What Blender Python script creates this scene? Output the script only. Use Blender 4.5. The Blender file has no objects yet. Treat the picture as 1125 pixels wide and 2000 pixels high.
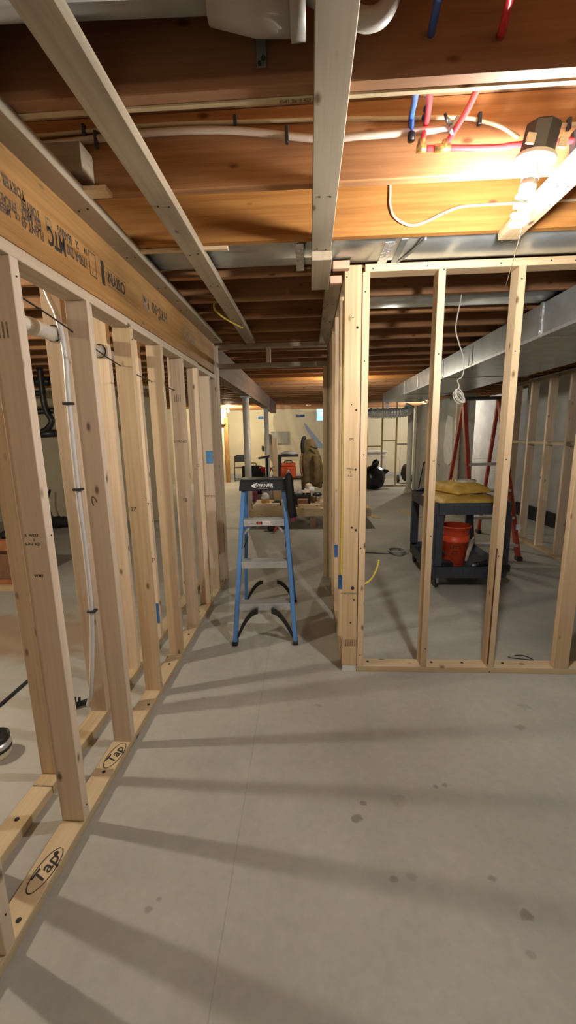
import bpy, bmesh, math, random
from mathutils import Vector, Matrix
random.seed(7)
S = bpy.context.scene
COL = S.collection

# ------------------------------------------------------------------ camera, world, exposure
cd = bpy.data.cameras.new('camera'); cam = bpy.data.objects.new('camera', cd); COL.objects.link(cam)
cd.sensor_fit = 'HORIZONTAL'; cd.sensor_width = 36.0; cd.lens = 36.0 * 790.0 / 1125.0
cd.clip_start = 0.02; cd.clip_end = 100
cx = Vector((0.99850, 0.05164, -0.01836)); cz = Vector((0.05434, -0.98090, 0.18666))
cx.normalize(); cz = (cz - cx * cz.dot(cx)).normalized(); cy = cz.cross(cx)
cam.matrix_world = Matrix(((cx.x, cy.x, cz.x, 0), (cx.y, cy.y, cz.y, 0), (cx.z, cy.z, cz.z, 1.47), (0, 0, 0, 1)))
S.camera = cam
w = bpy.data.worlds.new('world'); S.world = w; w.use_nodes = True
w.node_tree.nodes['Background'].inputs[0].default_value = (0.6, 0.7, 0.85, 1)
w.node_tree.nodes['Background'].inputs[1].default_value = 0.05
S.view_settings.view_transform = 'Standard'; S.view_settings.look = 'None'
S.view_settings.exposure = 0.48; S.view_settings.gamma = 1.0; S.view_settings.use_curve_mapping = False
cy_ = S.cycles; cy_.max_bounces = 6; cy_.diffuse_bounces = 3; cy_.glossy_bounces = 2; cy_.transmission_bounces = 3; cy_.transparent_max_bounces = 6; cy_.caustics_reflective = False; cy_.caustics_refractive = False
LAMP_MAIN = 60.0      # radiant watts of the bulb in view
LAMP_LEFT = 80.0      # bulb in the room beyond the left stud wall
LAMP_FAR = 130.0       # bulb near the far wall
FILL_REAR = 20.0      # added fill bulb behind the viewer, out of view
FILL_MID = 85.0       # added fill bulb far right rear, hidden from view
LAMP_HALL = 40.0      # bulb beyond the corridor, behind the corner post

# ------------------------------------------------------------------ materials
def nt(name):
    m = bpy.data.materials.new(name); m.use_nodes = True
    t = m.node_tree; return m, t, t.nodes['Principled BSDF']
def node(t, kind, **kw):
    n = t.nodes.new(kind)
    for k, v in kw.items():
        if k.startswith('i_'): n.inputs[int(k[2:])].default_value = v
        else: setattr(n, k, v)
    return n
def mixc(t, fac, a, b, blend='MIX'):
    n = t.nodes.new('ShaderNodeMix'); n.data_type = 'RGBA'; n.blend_type = blend
    for sock, v in ((n.inputs[0], fac), (n.inputs[6], a), (n.inputs[7], b)):
        if hasattr(v, 'links'): t.links.new(v, sock)
        else: sock.default_value = v if not isinstance(v, tuple) else (v + (1,) if len(v) == 3 else v)
    return n.outputs[2]
def math_(t, op, a, b=None, c=None):
    n = t.nodes.new('ShaderNodeMath'); n.operation = op
    for i, v in enumerate((a, b, c)):
        if v is None: continue
        if hasattr(v, 'links'): t.links.new(v, n.inputs[i])
        else: n.inputs[i].default_value = v
    return n.outputs[0]
def ramp(t, fac, stops):
    n = t.nodes.new('ShaderNodeValToRGB'); e = n.color_ramp.elements
    while len(e) < len(stops): e.new(0.5)
    for i, (p, c) in enumerate(stops):
        e[i].position = p; e[i].color = c + (1,) if len(c) == 3 else c
    t.links.new(fac, n.inputs[0]); return n.outputs[0]
def objcoord(t, scale=(1, 1, 1), rnd=23.0):
    tc = node(t, 'ShaderNodeTexCoord'); oi = node(t, 'ShaderNodeObjectInfo')
    off = math_(t, 'MULTIPLY', oi.outputs['Random'], rnd)
    add = node(t, 'ShaderNodeVectorMath', operation='ADD')
    t.links.new(tc.outputs['Object'], add.inputs[0]); t.links.new(off, add.inputs[1])
    mp = node(t, 'ShaderNodeMapping'); mp.inputs['Scale'].default_value = scale
    t.links.new(add.outputs[0], mp.inputs[0]); return mp.outputs[0], oi.outputs['Random']
def noise(t, vec, scale, detail=4, rough=0.55):
    n = node(t, 'ShaderNodeTexNoise'); n.inputs['Scale'].default_value = scale
    n.inputs['Detail'].default_value = detail; n.inputs['Roughness'].default_value = rough
    if vec is not None: t.links.new(vec, n.inputs['Vector'])
    return n.outputs[0]
def bump(t, p, h, strength=0.2, dist=0.003):
    b = node(t, 'ShaderNodeBump'); b.inputs['Strength'].default_value = strength; b.inputs['Distance'].default_value = dist
    t.links.new(h, b.inputs['Height']); t.links.new(b.outputs[0], p.inputs['Normal'])
M = {}
def wood(name, light, dark, alt, knot=(0.10, 0.045, 0.02), rough=0.65, knots=True, mottled=0.0):
    """board lumber: local Z runs along the grain"""
    m, t, p = nt(name)
    v, rnd = objcoord(t, (1, 1, 1))
    def mp(s):
        n = node(t, 'ShaderNodeMapping'); n.inputs['Scale'].default_value = s; t.links.new(v, n.inputs[0]); return n.outputs[0]
    fine = noise(t, mp((70, 70, 2.2)), 1.0, 3, 0.6)
    broad = noise(t, mp((16, 16, 0.55)), 1.0, 1, 0.5)
    f = math_(t, 'ADD', math_(t, 'MULTIPLY', fine, 0.55), math_(t, 'MULTIPLY', broad, 0.45))
    col = ramp(t, f, [(0.39, dark), (0.60, light)])
    r2 = math_(t, 'FRACT', math_(t, 'MULTIPLY', rnd, 7.31))
    col = mixc(t, math_(t, 'MULTIPLY', r2, 0.8), col, mixc(t, 0.75, col, alt))
    val = math_(t, 'ADD', math_(t, 'MULTIPLY', math_(t, 'FRACT', math_(t, 'MULTIPLY', rnd, 13.7)), 0.24), 0.86)
    hsv = node(t, 'ShaderNodeHueSaturation'); t.links.new(col, hsv.inputs['Color']); t.links.new(val, hsv.inputs['Value']); col = hsv.outputs[0]
    if mottled:
        mo = ramp(t, noise(t, mp((5, 5, 1.5)), 1.0, 2, 0.6), [(0.42, (1, 1, 1)), (0.7, (1 - mottled,) * 3)])
        col = mixc(t, 1.0, col, mo, 'MULTIPLY')
    if knots:
        vo = node(t, 'ShaderNodeTexVoronoi'); vo.inputs['Scale'].default_value = 1.0; vo.inputs['Randomness'].default_value = 0.9
        t.links.new(mp((13, 13, 6.0)), vo.inputs['Vector'])
        pick = math_(t, 'GREATER_THAN', noise(t, vo.outputs['Position'], 3.7, 0), 0.43)
        kn = ramp(t, vo.outputs['Distance'], [(0.06, (1, 1, 1)), (0.16, (0, 0, 0))])
        col = mixc(t, math_(t, 'MULTIPLY', math_(t, 'MULTIPLY', kn, pick), 0.85), col, knot)
    t.links.new(col, p.inputs['Base Color']); p.inputs['Roughness'].default_value = rough
    p.inputs['Specular IOR Level'].default_value = 0.25
    M[name] = m; return m
def plain(name, c, rough=0.5, metal=0.0, var=0.0, nscale=8.0, spec=0.5, bmp=0.0, coat=0.0):
    m, t, p = nt(name)
    p.inputs['Roughness'].default_value = rough; p.inputs['Metallic'].default_value = metal
    p.inputs['Specular IOR Level'].default_value = spec; p.inputs['Coat Weight'].default_value = coat
    M[name] = m
    if not var and not bmp:
        p.inputs['Base Color'].default_value = c + (1,); return m
    v, rnd = objcoord(t)
    n = noise(t, v, nscale, 2, 0.6)
    d = tuple(max(0.0, x * (1 - var)) for x in c); l = tuple(min(1.0, x * (1 + var)) for x in c)
    t.links.new(ramp(t, n, [(0.3, d), (0.7, l)]), p.inputs['Base Color'])
    if bmp: bump(t, p, n, bmp, 0.01)
    M[name] = m; return m
def emit(name, c, strength):
    m, t, p = nt(name)
    p.inputs['Base Color'].default_value = c + (1,)
    p.inputs['Emission Color'].default_value = c + (1,); p.inputs['Emission Strength'].default_value = strength
    M[name] = m; return m

wood('pine', (0.84, 0.69, 0.51), (0.68, 0.52, 0.36), (0.76, 0.64, 0.53))
wood('pine_yellow', (0.76, 0.58, 0.36), (0.62, 0.43, 0.24), (0.73, 0.57, 0.40))
wood('pine_gray', (0.50, 0.41, 0.29), (0.39, 0.31, 0.215), (0.43, 0.375, 0.30), mottled=0.3)
wood('plate', (0.66, 0.51, 0.32), (0.50, 0.37, 0.21), (0.58, 0.48, 0.31))
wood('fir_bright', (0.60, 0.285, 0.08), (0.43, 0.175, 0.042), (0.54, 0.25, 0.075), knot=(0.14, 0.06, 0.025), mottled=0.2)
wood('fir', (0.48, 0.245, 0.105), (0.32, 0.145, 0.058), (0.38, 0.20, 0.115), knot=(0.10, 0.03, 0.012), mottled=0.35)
wood('lvl', (0.58, 0.33, 0.12), (0.36, 0.175, 0.055), (0.50, 0.27, 0.10), mottled=0.4)
wood('old_beam', (0.33, 0.20, 0.13), (0.20, 0.115, 0.07), (0.28, 0.19, 0.15), mottled=0.3)
wood('bark', (0.22, 0.085, 0.045), (0.09, 0.035, 0.02), (0.2, 0.09, 0.05), knots=False, mottled=0.5)
wood('subfloor', (0.34, 0.19, 0.09), (0.22, 0.11, 0.05), (0.30, 0.17, 0.08), knots=False, mottled=0.3)
plain('terracotta', (0.48, 0.20, 0.09), 0.8, var=0.25, nscale=5)
plain('cream_wall', (0.70, 0.64, 0.48), 0.9, var=0.05, nscale=1.5, spec=0.1)
plain('gray_wall', (0.50, 0.50, 0.50), 0.9, var=0.14, nscale=2.5, spec=0.1, bmp=0.2)
plain('galvanised', (0.55, 0.60, 0.62), 0.32, 0.65, var=0.14, nscale=6)
plain('dull_metal', (0.40, 0.43, 0.45), 0.45, 0.7, var=0.2, nscale=4)
plain('foil', (0.75, 0.77, 0.80), 0.25, 0.65, var=0.1, nscale=30, bmp=0.9)
plain('steel_post', (0.72, 0.72, 0.70), 0.4, 0.1, var=0.1)
plain('white_plastic', (0.78, 0.76, 0.70), 0.4, var=0.05)
plain('shaded_white_plastic', (0.44, 0.415, 0.375), 0.45, var=0.08)  # white plastic with the shade at the ceiling painted into its colour
plain('white_pex', (0.74, 0.75, 0.78), 0.35, var=0.05)
plain('pex_clear', (0.60, 0.49, 0.40), 0.35, var=0.05)
plain('cream_cable', (0.70, 0.62, 0.45), 0.5, var=0.05)
plain('yellow_cable', (0.80, 0.66, 0.10), 0.45, var=0.1)
plain('red_pex', (0.75, 0.045, 0.055), 0.3, var=0.08)
plain('blue_pex', (0.05, 0.13, 0.45), 0.3, var=0.08)
plain('brass', (0.75, 0.55, 0.20), 0.3, 0.9, var=0.1)
plain('black_plastic', (0.018, 0.018, 0.020), 0.45, var=0.2)
plain('black_matte', (0.012, 0.012, 0.014), 0.7, var=0.3)
plain('navy_cap', (0.016, 0.019, 0.028), 0.5, var=0.2)
plain('ladder_blue', (0.09, 0.26, 0.62), 0.38, var=0.08)
plain('ladder_red', (0.34, 0.045, 0.025), 0.45, var=0.12)
plain('aluminium', (0.66, 0.68, 0.72), 0.35, 0.6, var=0.08, nscale=25)
plain('aluminium_dull', (0.42, 0.42, 0.42), 0.5, 0.4, var=0.1)
plain('white_ink', (0.85, 0.86, 0.88), 0.5)
plain('black_ink', (0.03, 0.025, 0.022), 0.8)
plain('stamp_ink', (0.13, 0.09, 0.06), 0.8, var=0.5, nscale=60)
plain('faint_ink', (0.30, 0.22, 0.15), 0.8, var=0.5, nscale=60)
plain('red_ink', (0.55, 0.03, 0.03), 0.5)
plain('painters_tape', (0.05, 0.17, 0.50), 0.7, var=0.12, nscale=30)
plain('painters_tape_light', (0.10, 0.30, 0.60), 0.7, var=0.12, nscale=30)
plain('cart_plastic', (0.045, 0.056, 0.078), 0.55, var=0.15, nscale=14)
plain('bucket_orange', (0.75, 0.085, 0.03), 0.4, var=0.06)
plain('mustard_bag', (0.62, 0.40, 0.08), 0.6, var=0.2, nscale=9, bmp=0.4)
plain('clear_bag', (0.55, 0.50, 0.42), 0.25, var=0.3, nscale=12, bmp=0.5)
plain('jacket', (0.150, 0.108, 0.055), 0.9, var=0.3, nscale=7, bmp=0.6, spec=0.1)
plain('teal', (0.03, 0.30, 0.28), 0.4)
plain('green', (0.12, 0.42, 0.10), 0.5)
plain('toolbox_orange', (0.70, 0.11, 0.035), 0.45, var=0.1)
plain('pink', (0.45, 0.10, 0.17), 0.6, var=0.2)
plain('brown_box', (0.26, 0.14, 0.08), 0.7, var=0.15)
plain('cardboard', (0.50, 0.33, 0.18), 0.85, var=0.1)
plain('honey', (0.55, 0.28, 0.06), 0.5, var=0.2)
plain('paper', (0.62, 0.52, 0.42), 0.85, var=0.25, nscale=12)
plain('gray_panel', (0.30, 0.31, 0.30), 0.5, var=0.2)
plain('garbage_bag', (0.008, 0.008, 0.010), 0.25, var=0.3, bmp=0.8, nscale=10)
plain('daylight_blue', (0.52, 0.70, 1.0), 0.4, var=0.1)  # blue of the daylight, given as plain surface colour
plain('brick_red', (0.50, 0.22, 0.14), 0.8, var=0.15)
plain('pinkish_block', (0.70, 0.44, 0.30), 0.75, var=0.1)
plain('dust_white', (0.72, 0.72, 0.70), 0.95, var=0.1)
# translucent plastic sheet
m, t, p = nt('plastic_sheet'); p.inputs['Base Color'].default_value = (0.80, 0.78, 0.72, 1); p.inputs['Roughness'].default_value = 0.25
p.inputs['Alpha'].default_value = 0.42; M['plastic_sheet'] = m
# window daylight
emit('daylight', (0.22, 0.48, 1.0), 2.4)
emit('daylight_white', (0.85, 0.93, 1.0), 3.0)
m, t, p = nt('glass'); p.inputs['Base Color'].default_value = (1, 1, 1, 1); p.inputs['Roughness'].default_value = 0.02
p.inputs['Transmission Weight'].default_value = 1.0; p.inputs['IOR'].default_value = 1.2; M['glass'] = m
# concrete floor: mottled grey, a damp brown patch on the left, a dusty area paled with painted lamplight, drops and stains of their own shape
m, t, p = nt('concrete_floor')
geo = node(t, 'ShaderNodeNewGeometry'); pos = geo.outputs['Position']
FN = {3: noise(t, pos, 3, 2), 4: noise(t, pos, 4, 2), 40: noise(t, pos, 40, 1)}
def blob(x, y, rx, ry, soft=0.35, wob=0.5, ns=6.0):
    s = node(t, 'ShaderNodeVectorMath', operation='SUBTRACT'); t.links.new(pos, s.inputs[0]); s.inputs[1].default_value = (x, y, 0)
    mu = node(t, 'ShaderNodeVectorMath', operation='MULTIPLY'); t.links.new(s.outputs[0], mu.inputs[0]); mu.inputs[1].default_value = (1 / rx, 1 / ry, 0)
    ln = node(t, 'ShaderNodeVectorMath', operation='LENGTH'); t.links.new(mu.outputs[0], ln.inputs[0])
    d = math_(t, 'ADD', ln.outputs['Value'], math_(t, 'MULTIPLY', math_(t, 'SUBTRACT', FN[ns], 0.5), wob * 2))
    n = node(t, 'ShaderNodeMapRange'); n.inputs['From Min'].default_value = 1.0; n.inputs['From Max'].default_value = 1.0 - soft
    t.links.new(d, n.inputs['Value']); return n.outputs[0]
n1 = noise(t, pos, 1.3, 3, 0.6); n2 = noise(t, pos, 26, 3, 0.65)
base = ramp(t, math_(t, 'ADD', math_(t, 'MULTIPLY', n1, 0.7), math_(t, 'MULTIPLY', n2, 0.3)), [(0.34, (0.355, 0.352, 0.318)), (0.66, (0.475, 0.472, 0.428))])
base = mixc(t, math_(t, 'MULTIPLY', blob(-2.0, 1.2, 1.0, 1.15, 0.5, 0.25, 3), 0.65), base, (0.62, 0.60, 0.57))
base = mixc(t, math_(t, 'MULTIPLY', blob(-2.7, 2.75, 1.35, 0.42, 0.25, 0.4, 4), 0.85), base, (0.33, 0.235, 0.15))
for x, y, r, k in ((0.17, 1.335, .035, .5), (0.205, 1.40, .022, .45), (0.60, 1.135, .022, .4), (0.66, 1.03, .03, .45), (0.96, .90, .028, .45), (1.02, .875, .03, .45),
                   (0.56, 1.50, .018, .4), (0.52, 1.49, .016, .4), (1.05, 1.86, .04, .3), (1.15, 2.02, .05, .22), (0.27, 1.12, .022, .35), (0.33, 1.13, .03, .18), (0.92, 1.12, .03, .2),
                   (0.04, 2.0, .03, .25), (-.52, 1.00, .022, .35), (-.50, 1.03, .014, .3), (0.98, 1.06, .035, .2), (-.62, 2.05, .02, .25), (0.62, .93, .02, .25), (.35, 1.42, .05, .15)):
    base = mixc(t, math_(t, 'MULTIPLY', blob(x, y, r * 0.8, r * 0.62, 0.45, 0.6, 40), k * 1.15), base, (0.12, 0.10, 0.075))
# a chalked snap line along the corridor
sx = node(t, 'ShaderNodeSeparateXYZ'); t.links.new(pos, sx.inputs[0])
ln = math_(t, 'LESS_THAN', math_(t, 'ABSOLUTE', math_(t, 'ADD', math_(t, 'ADD', sx.outputs[0], 0.262), math_(t, 'MULTIPLY', sx.outputs[1], 0.012))), 0.0022)
base = mixc(t, math_(t, 'MULTIPLY', ln, math_(t, 'MULTIPLY', noise(t, pos, 14), 0.5)), base, (0.19, 0.16, 0.14))
sc_ = ramp(t, noise(t, pos, 3.1, 4, 0.7), [(0.60, (0, 0, 0)), (0.75, (1, 1, 1))])
base = mixc(t, math_(t, 'MULTIPLY', sc_, 0.18), base, (0.62, 0.62, 0.60))
t.links.new(base, p.inputs['Base Color']); p.inputs['Roughness'].default_value = 0.62; p.inputs['Specular IOR Level'].default_value = 0.3
bump(t, p, n2, 0.06, 0.003); M['concrete_floor'] = m
# foundation wall with sprayed black marks
m, t, p = nt('foundation'); geo = node(t, 'ShaderNodeNewGeometry'); pos = geo.outputs['Position']
b0 = ramp(t, noise(t, pos, 2.0, 5, 0.6), [(0.3, (0.38, 0.38, 0.36)), (0.7, (0.56, 0.56, 0.52))])
mk = ramp(t, noise(t, pos, 3.4, 6, 0.7), [(0.63, (0, 0, 0)), (0.69, (1, 1, 1))])
t.links.new(mixc(t, math_(t, 'MULTIPLY', mk, 0.85), b0, (0.04, 0.04, 0.05)), p.inputs['Base Color']); p.inputs['Roughness'].default_value = 0.9
M['foundation'] = m

# ------------------------------------------------------------------ builders
def link(o):
    COL.objects.link(o); return o
def tag(o, label=None, cat=None, group=None, kind=None):
    if label: o['label'] = label
    if cat: o['category'] = cat
    if group: o['group'] = group
    if kind: o['kind'] = kind
    return o
def empty(name, loc=(0, 0, 0), rz=0.0, local=False):
    o = bpy.data.objects.new(name, None); link(o); o.location = loc; o.rotation_euler = (0, 0, rz); o.empty_display_size = 0.1
    LOCAL[o] = local; return o
LOCAL = {}
def place(o, parent, loc, rot=(0, 0, 0)):
    """world position unless the parent thing is built in its own frame"""
    v = Vector(loc)
    if parent is not None:
        o.parent = parent
        q = parent
        while q is not None and not LOCAL.get(q, False):
            v = v - q.location; q = q.parent
    o.location = v; o.rotation_euler = rot
    return o
def meshobj(name, me, mat, parent=None, loc=(0, 0, 0), rot=(0, 0, 0)):
    if me.materials: 
        pass
    else: me.materials.append(M[mat])
    o = bpy.data.objects.new(name, me); link(o); place(o, parent, loc, rot); return o
def bm_mesh(name, bm, smooth=False):
    me = bpy.data.meshes.new(name); bmesh.ops.recalc_face_normals(bm, faces=bm.faces); bm.to_mesh(me); bm.free()
    if smooth:
        for f in me.polygons: f.use_smooth = True
    return me
CACHE = {}
def board_mesh(dx, dy, dz, mat, bev):
    k = (round(dx, 4), round(dy, 4), round(dz, 4), mat, bev)
    if k in CACHE: return CACHE[k]
    bm = bmesh.new(); bmesh.ops.create_cube(bm, size=1.0); bmesh.ops.scale(bm, vec=(dx, dy, dz), verts=bm.verts)
    if bev: bmesh.ops.bevel(bm, geom=list(bm.edges), offset=min(bev, min(dx, dy, dz) * 0.4), segments=1, affect='EDGES')
    me = bm_mesh('board', bm); me.materials.append(M[mat]); CACHE[k] = me; return me
def board(name, x, y, z, mat, parent=None, bev=0.002, tilt=(0, 0, 0)):
    """box from ranges; the local Z axis follows the longest side so grain runs along it"""
    d = [x[1] - x[0], y[1] - y[0], z[1] - z[0]]; c = [(a[0] + a[1]) / 2 for a in (x, y, z)]
    i = max(range(3), key=lambda q: d[q])
    if i == 2: me = board_mesh(d[0], d[1], d[2], mat, bev); rot = (0, 0, 0)
    elif i == 0: me = board_mesh(d[2], d[1], d[0], mat, bev); rot = (0, math.pi / 2, 0)
    else: me = board_mesh(d[0], d[2], d[1], mat, bev); rot = (-math.pi / 2, 0, 0)
    o = bpy.data.objects.new(name, me); link(o)
    place(o, parent, c, tuple(a + b for a, b in zip(rot, tilt))); return o
def box(name, x, y, z, mat, parent=None, bev=0.0, seg=1):
    bm = bmesh.new(); bmesh.ops.create_cube(bm, size=1.0)
    d = (x[1] - x[0], y[1] - y[0], z[1] - z[0]); bmesh.ops.scale(bm, vec=d, verts=bm.verts)
    if bev: bmesh.ops.bevel(bm, geom=list(bm.edges), offset=bev, segments=seg, affect='EDGES')
    return meshobj(name, bm_mesh(name, bm), mat, parent, [(a[0] + a[1]) / 2 for a in (x, y, z)])
def smoothpts(pts, n=6):
    pts = [Vector(p) for p in pts]
    if len(pts) < 3: return pts
    out = []
    for i in range(len(pts) - 1):
        p0 = pts[max(i - 1, 0)]; p1 = pts[i]; p2 = pts[i + 1]; p3 = pts[min(i + 2, len(pts) - 1)]
        for j in range(n):
            u = j / n
            out.append(0.5 * ((2 * p1) + (p2 - p0) * u + (2 * p0 - 5 * p1 + 4 * p2 - p3) * u * u + (3 * p1 - p0 - 3 * p2 + p3) * u ** 3))
    out.append(pts[-1]); return out
def sweep(bm, pts, r, sides=8, cap=True):
    pts = [Vector(p) for p in pts]; rings = []
    up = Vector((0, 0, 1)); prev = None
    for i, p in enumerate(pts):
        d = (pts[min(i + 1, len(pts) - 1)] - pts[max(i - 1, 0)]).normalized()
        if prev is None:
            a = up if abs(d.dot(up)) < 0.9 else Vector((1, 0, 0)); u = d.cross(a).normalized()
        else:
            u = (prev - d * prev.dot(d)); u = u.normalized() if u.length > 1e-6 else d.orthogonal().normalized()
        prev = u; v = d.cross(u)
        rr = r[i] if isinstance(r, (list, tuple)) else r
        rings.append([bm.verts.new(p + (u * math.cos(q) + v * math.sin(q)) * rr) for q in (2 * math.pi * k / sides for k in range(sides))])
    for a, b in zip(rings, rings[1:]):
        for k in range(sides): bm.faces.new((a[k], a[(k + 1) % sides], b[(k + 1) % sides], b[k]))
    if cap:
        bm.faces.new(list(reversed(rings[0]))); bm.faces.new(rings[-1])
def tube(name, pts, r, mat, parent=None, sides=8, n=6, straight=False):
    """a round tube through world points (parent frame when the parent is local); origin at its first point"""
    P = [Vector(p) for p in pts]; o0 = P[0]
    bm = bmesh.new(); q = [p - o0 for p in P]
    sweep(bm, q if straight else smoothpts(q, n), r, sides)
    return meshobj(name, bm_mesh(name, bm, True), mat, parent, o0)
def lathe(name, prof, mat, parent=None, loc=(0, 0, 0), rot=(0, 0, 0), n=24, smooth=True):
    bm = bmesh.new(); rings = []
    for r, z in prof:
        if r < 1e-5: rings.append([bm.verts.new((0, 0, z))])
        else: rings.append([bm.verts.new((r * math.cos(2 * math.pi * k / n), r * math.sin(2 * math.pi * k / n), z)) for k in range(n)])
    for a, b in zip(rings, rings[1:]):
        for k in range(n):
            k2 = (k + 1) % n
            if len(a) == 1 and len(b) == 1: continue
            if len(a) == 1: bm.faces.new((a[0], b[k2], b[k]))
            elif len(b) == 1: bm.faces.new((a[k], a[k2], b[0]))
            else: bm.faces.new((a[k], a[k2], b[k2], b[k]))
    return meshobj(name, bm_mesh(name, bm, smooth), mat, parent, loc, rot)
def prism(name, poly, d0, d1, mat, parent=None, axis='Y', loc=(0, 0, 0), rot=(0, 0, 0), bev=0.0):
    """polygon in two axes extruded along the third"""
    bm = bmesh.new()
    def pt(a, b, c):
        return {'Y': (a, c, b), 'X': (c, a, b), 'Z': (a, b, c)}[axis]
    f = bm.faces.new([bm.verts.new(pt(a, b, d0)) for a, b in poly])
    e = bmesh.ops.extrude_face_region(bm, geom=[f]); vs = [v for v in e['geom'] if isinstance(v, bmesh.types.BMVert)]
    dv = Vector(pt(0, 0, d1 - d0)); bmesh.ops.translate(bm, vec=dv, verts=vs)
    if bev: bmesh.ops.bevel(bm, geom=list(bm.edges), offset=bev, segments=1, affect='EDGES')
    return meshobj(name, bm_mesh(name, bm), mat, parent, loc, rot)
def blobmesh(name, mat, parent, loc, size, seed=0, amp=0.18, freq=3.0, subdiv=3, flat=None, rot=(0, 0, 0)):
    """lumpy soft thing: a displaced ball, flat on its base"""
    from mathutils import noise as N
    bm = bmesh.new(); bmesh.ops.create_icosphere(bm, subdivisions=subdiv, radius=1.0)
    for v in bm.verts:
        k = N.noise(v.co * freq + Vector((seed * 7.1, seed * 3.3, seed))) + 0.5 * N.noise(v.co * freq * 2.3 + Vector((seed, 5, seed)))
        v.co *= 1 + amp * k
        if flat is not None: v.co.z = max(v.co.z, -flat)
        v.co = Vector((v.co.x * size[0], v.co.y * size[1], v.co.z * size[2]))
    return meshobj(name, bm_mesh(name, bm, True), mat, parent, loc, rot)
def text(name, body, size, mat, parent, origin, xdir, ydir, extrude=0.0004, sx=1.0, shear=0.0, bold=0.012):
    cu = bpy.data.curves.new(name, 'FONT'); cu.body = body; cu.size = size; cu.align_x = 'CENTER'; cu.align_y = 'CENTER'
    cu.extrude = extrude; cu.resolution_u = 2; cu.shear = shear; cu.offset = bold * size
    tmp = bpy.data.objects.new('tmp', cu); link(tmp); bpy.context.view_layer.update()
    me = bpy.data.meshes.new_from_object(tmp.evaluated_get(bpy.context.evaluated_depsgraph_get()))
    bpy.data.objects.remove(tmp); bpy.data.curves.remove(cu)
    X = Vector(xdir).normalized(); Y = Vector(ydir); Y = (Y - X * Y.dot(X)).normalized(); Z = X.cross(Y)
    me.transform(Matrix(((X.x * sx, Y.x, Z.x, 0), (X.y * sx, Y.y, Z.y, 0), (X.z * sx, Y.z, Z.z, 0), (0, 0, 0, 1))))
    me.materials.clear(); me.materials.append(M[mat])
    return meshobj(name, me, mat, parent, origin)
def ring(name, cx_, a, b, width, mat, parent, origin, xdir, ydir, n=28, gap=0.0):
    """flat drawn ellipse"""
    bm = bmesh.new(); X = Vector(xdir).normalized(); Y = Vector(ydir).normalized(); vs = []
    for k in range(n + 1):
        q = 2 * math.pi * (k / n) * (1 - gap)
        vs.append((bm.verts.new(X * math.cos(q) * (a + width / 2) + Y * math.sin(q) * (b + width / 2)), bm.verts.new(X * math.cos(q) * (a - width / 2) + Y * math.sin(q) * (b - width / 2))))
    for p_, q_ in zip(vs, vs[1:]): bm.faces.new((p_[0], q_[0], q_[1], p_[1]))
    return meshobj(name, bm_mesh(name, bm), mat, parent, origin)
def nail(parent, x, y, z, r=0.005, axis='Z'):
    k = ('nail', r)
    if k not in CACHE:
        bm = bmesh.new(); bmesh.ops.create_cone(bm, cap_ends=True, segments=8, radius1=r, radius2=r, depth=0.003); CACHE[k] = bm_mesh('nail', bm); CACHE[k].materials.append(M['black_ink'])
    rot = {'Z': (0, 0, 0), 'Y': (math.pi / 2, 0, 0), 'X': (0, math.pi / 2, 0)}[axis]
    o = bpy.data.objects.new('nail', CACHE[k]); link(o); return place(o, parent, (x, y, z), rot)
T = 0.038; WD = 0.089; ZJ = 2.34

# ------------------------------------------------------------------ setting: floor, outer walls, ceiling
tag(box('floor', (-6.6, 4.6), (-3.6, 14.5), (-0.12, 0.0), 'concrete_floor'), 'grey concrete basement floor with stains and stud shadows', kind='structure')
tag(box('wall_far', (-6.6, 4.6), (14.3, 14.5), (0, 2.6), 'cream_wall'), 'cream painted far basement wall', kind='structure')
tag(box('wall_rear', (-6.6, 4.6), (-3.6, -3.4), (0, 2.6), 'gray_wall'), 'grey basement wall behind the viewer', kind='structure')
tag(box('wall_outer_left', (-6.8, -6.6), (-3.6, 14.5), (0, 2.6), 'cream_wall'), 'cream outer basement wall at far left', kind='structure')
tag(box('wall_outer_right', (4.6, 4.8), (-3.6, 14.5), (0, 2.6), 'gray_wall'), 'grey outer basement wall at far right', kind='structure')
tag(box('wall_left_room', (-6.6, -2.7), (7.0, 7.12), (0, ZJ), 'cream_wall'), 'cream wall across the back of the left room', kind='structure')
tag(box('baseboard_far', (-6.6, 4.6), (14.27, 14.3), (0, 0.14), 'gray_wall'), 'grey strip along the foot of the far wall', kind='structure')

ceil = tag(empty('ceiling', (0, 0, ZJ)), 'open ceiling of fir joists under a plank subfloor', kind='structure')
for k in range(10):
    board('subfloor_panel', (-6.6, 4.6), (-3.6 + k * 1.81, -3.6 + (k + 1) * 1.81 - 0.004), (2.578, 2.6), 'subfloor', ceil, bev=0.001)
JY = [1.617 + 0.4064 * k for k in range(-12, 32) if k != -1]
for y in JY:
    board('joist', (-6.6, 4.6), (y, y + T), (ZJ, 2.578), 'fir_bright' if abs(y - 2.0234) < 0.01 or abs(y - 6.9) < 0.25 else 'fir', ceil, bev=0.003)  # the farther bright joist has the hall bulb's lamplight painted into its colour
board('joist', (-6.6, 4.6), (1.205, 1.242), (ZJ, 2.578), 'fir', ceil, bev=0.003)
tag(board('joist_sister', (-6.6, 4.6), (1.243, 1.262), (ZJ - 0.002, 2.57), 'plate', ceil, bev=0.003), 'paler second ply beside the doubled joist')
# long stamp printed along the underside of the double joist
text('stamp', 'C-41 2x10 KD', 0.014, 'stamp_ink', ceil, (-0.03, 1.253, ZJ - 0.0035), (1, 0, 0), (0, -1, 0), 0.0003)

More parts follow.
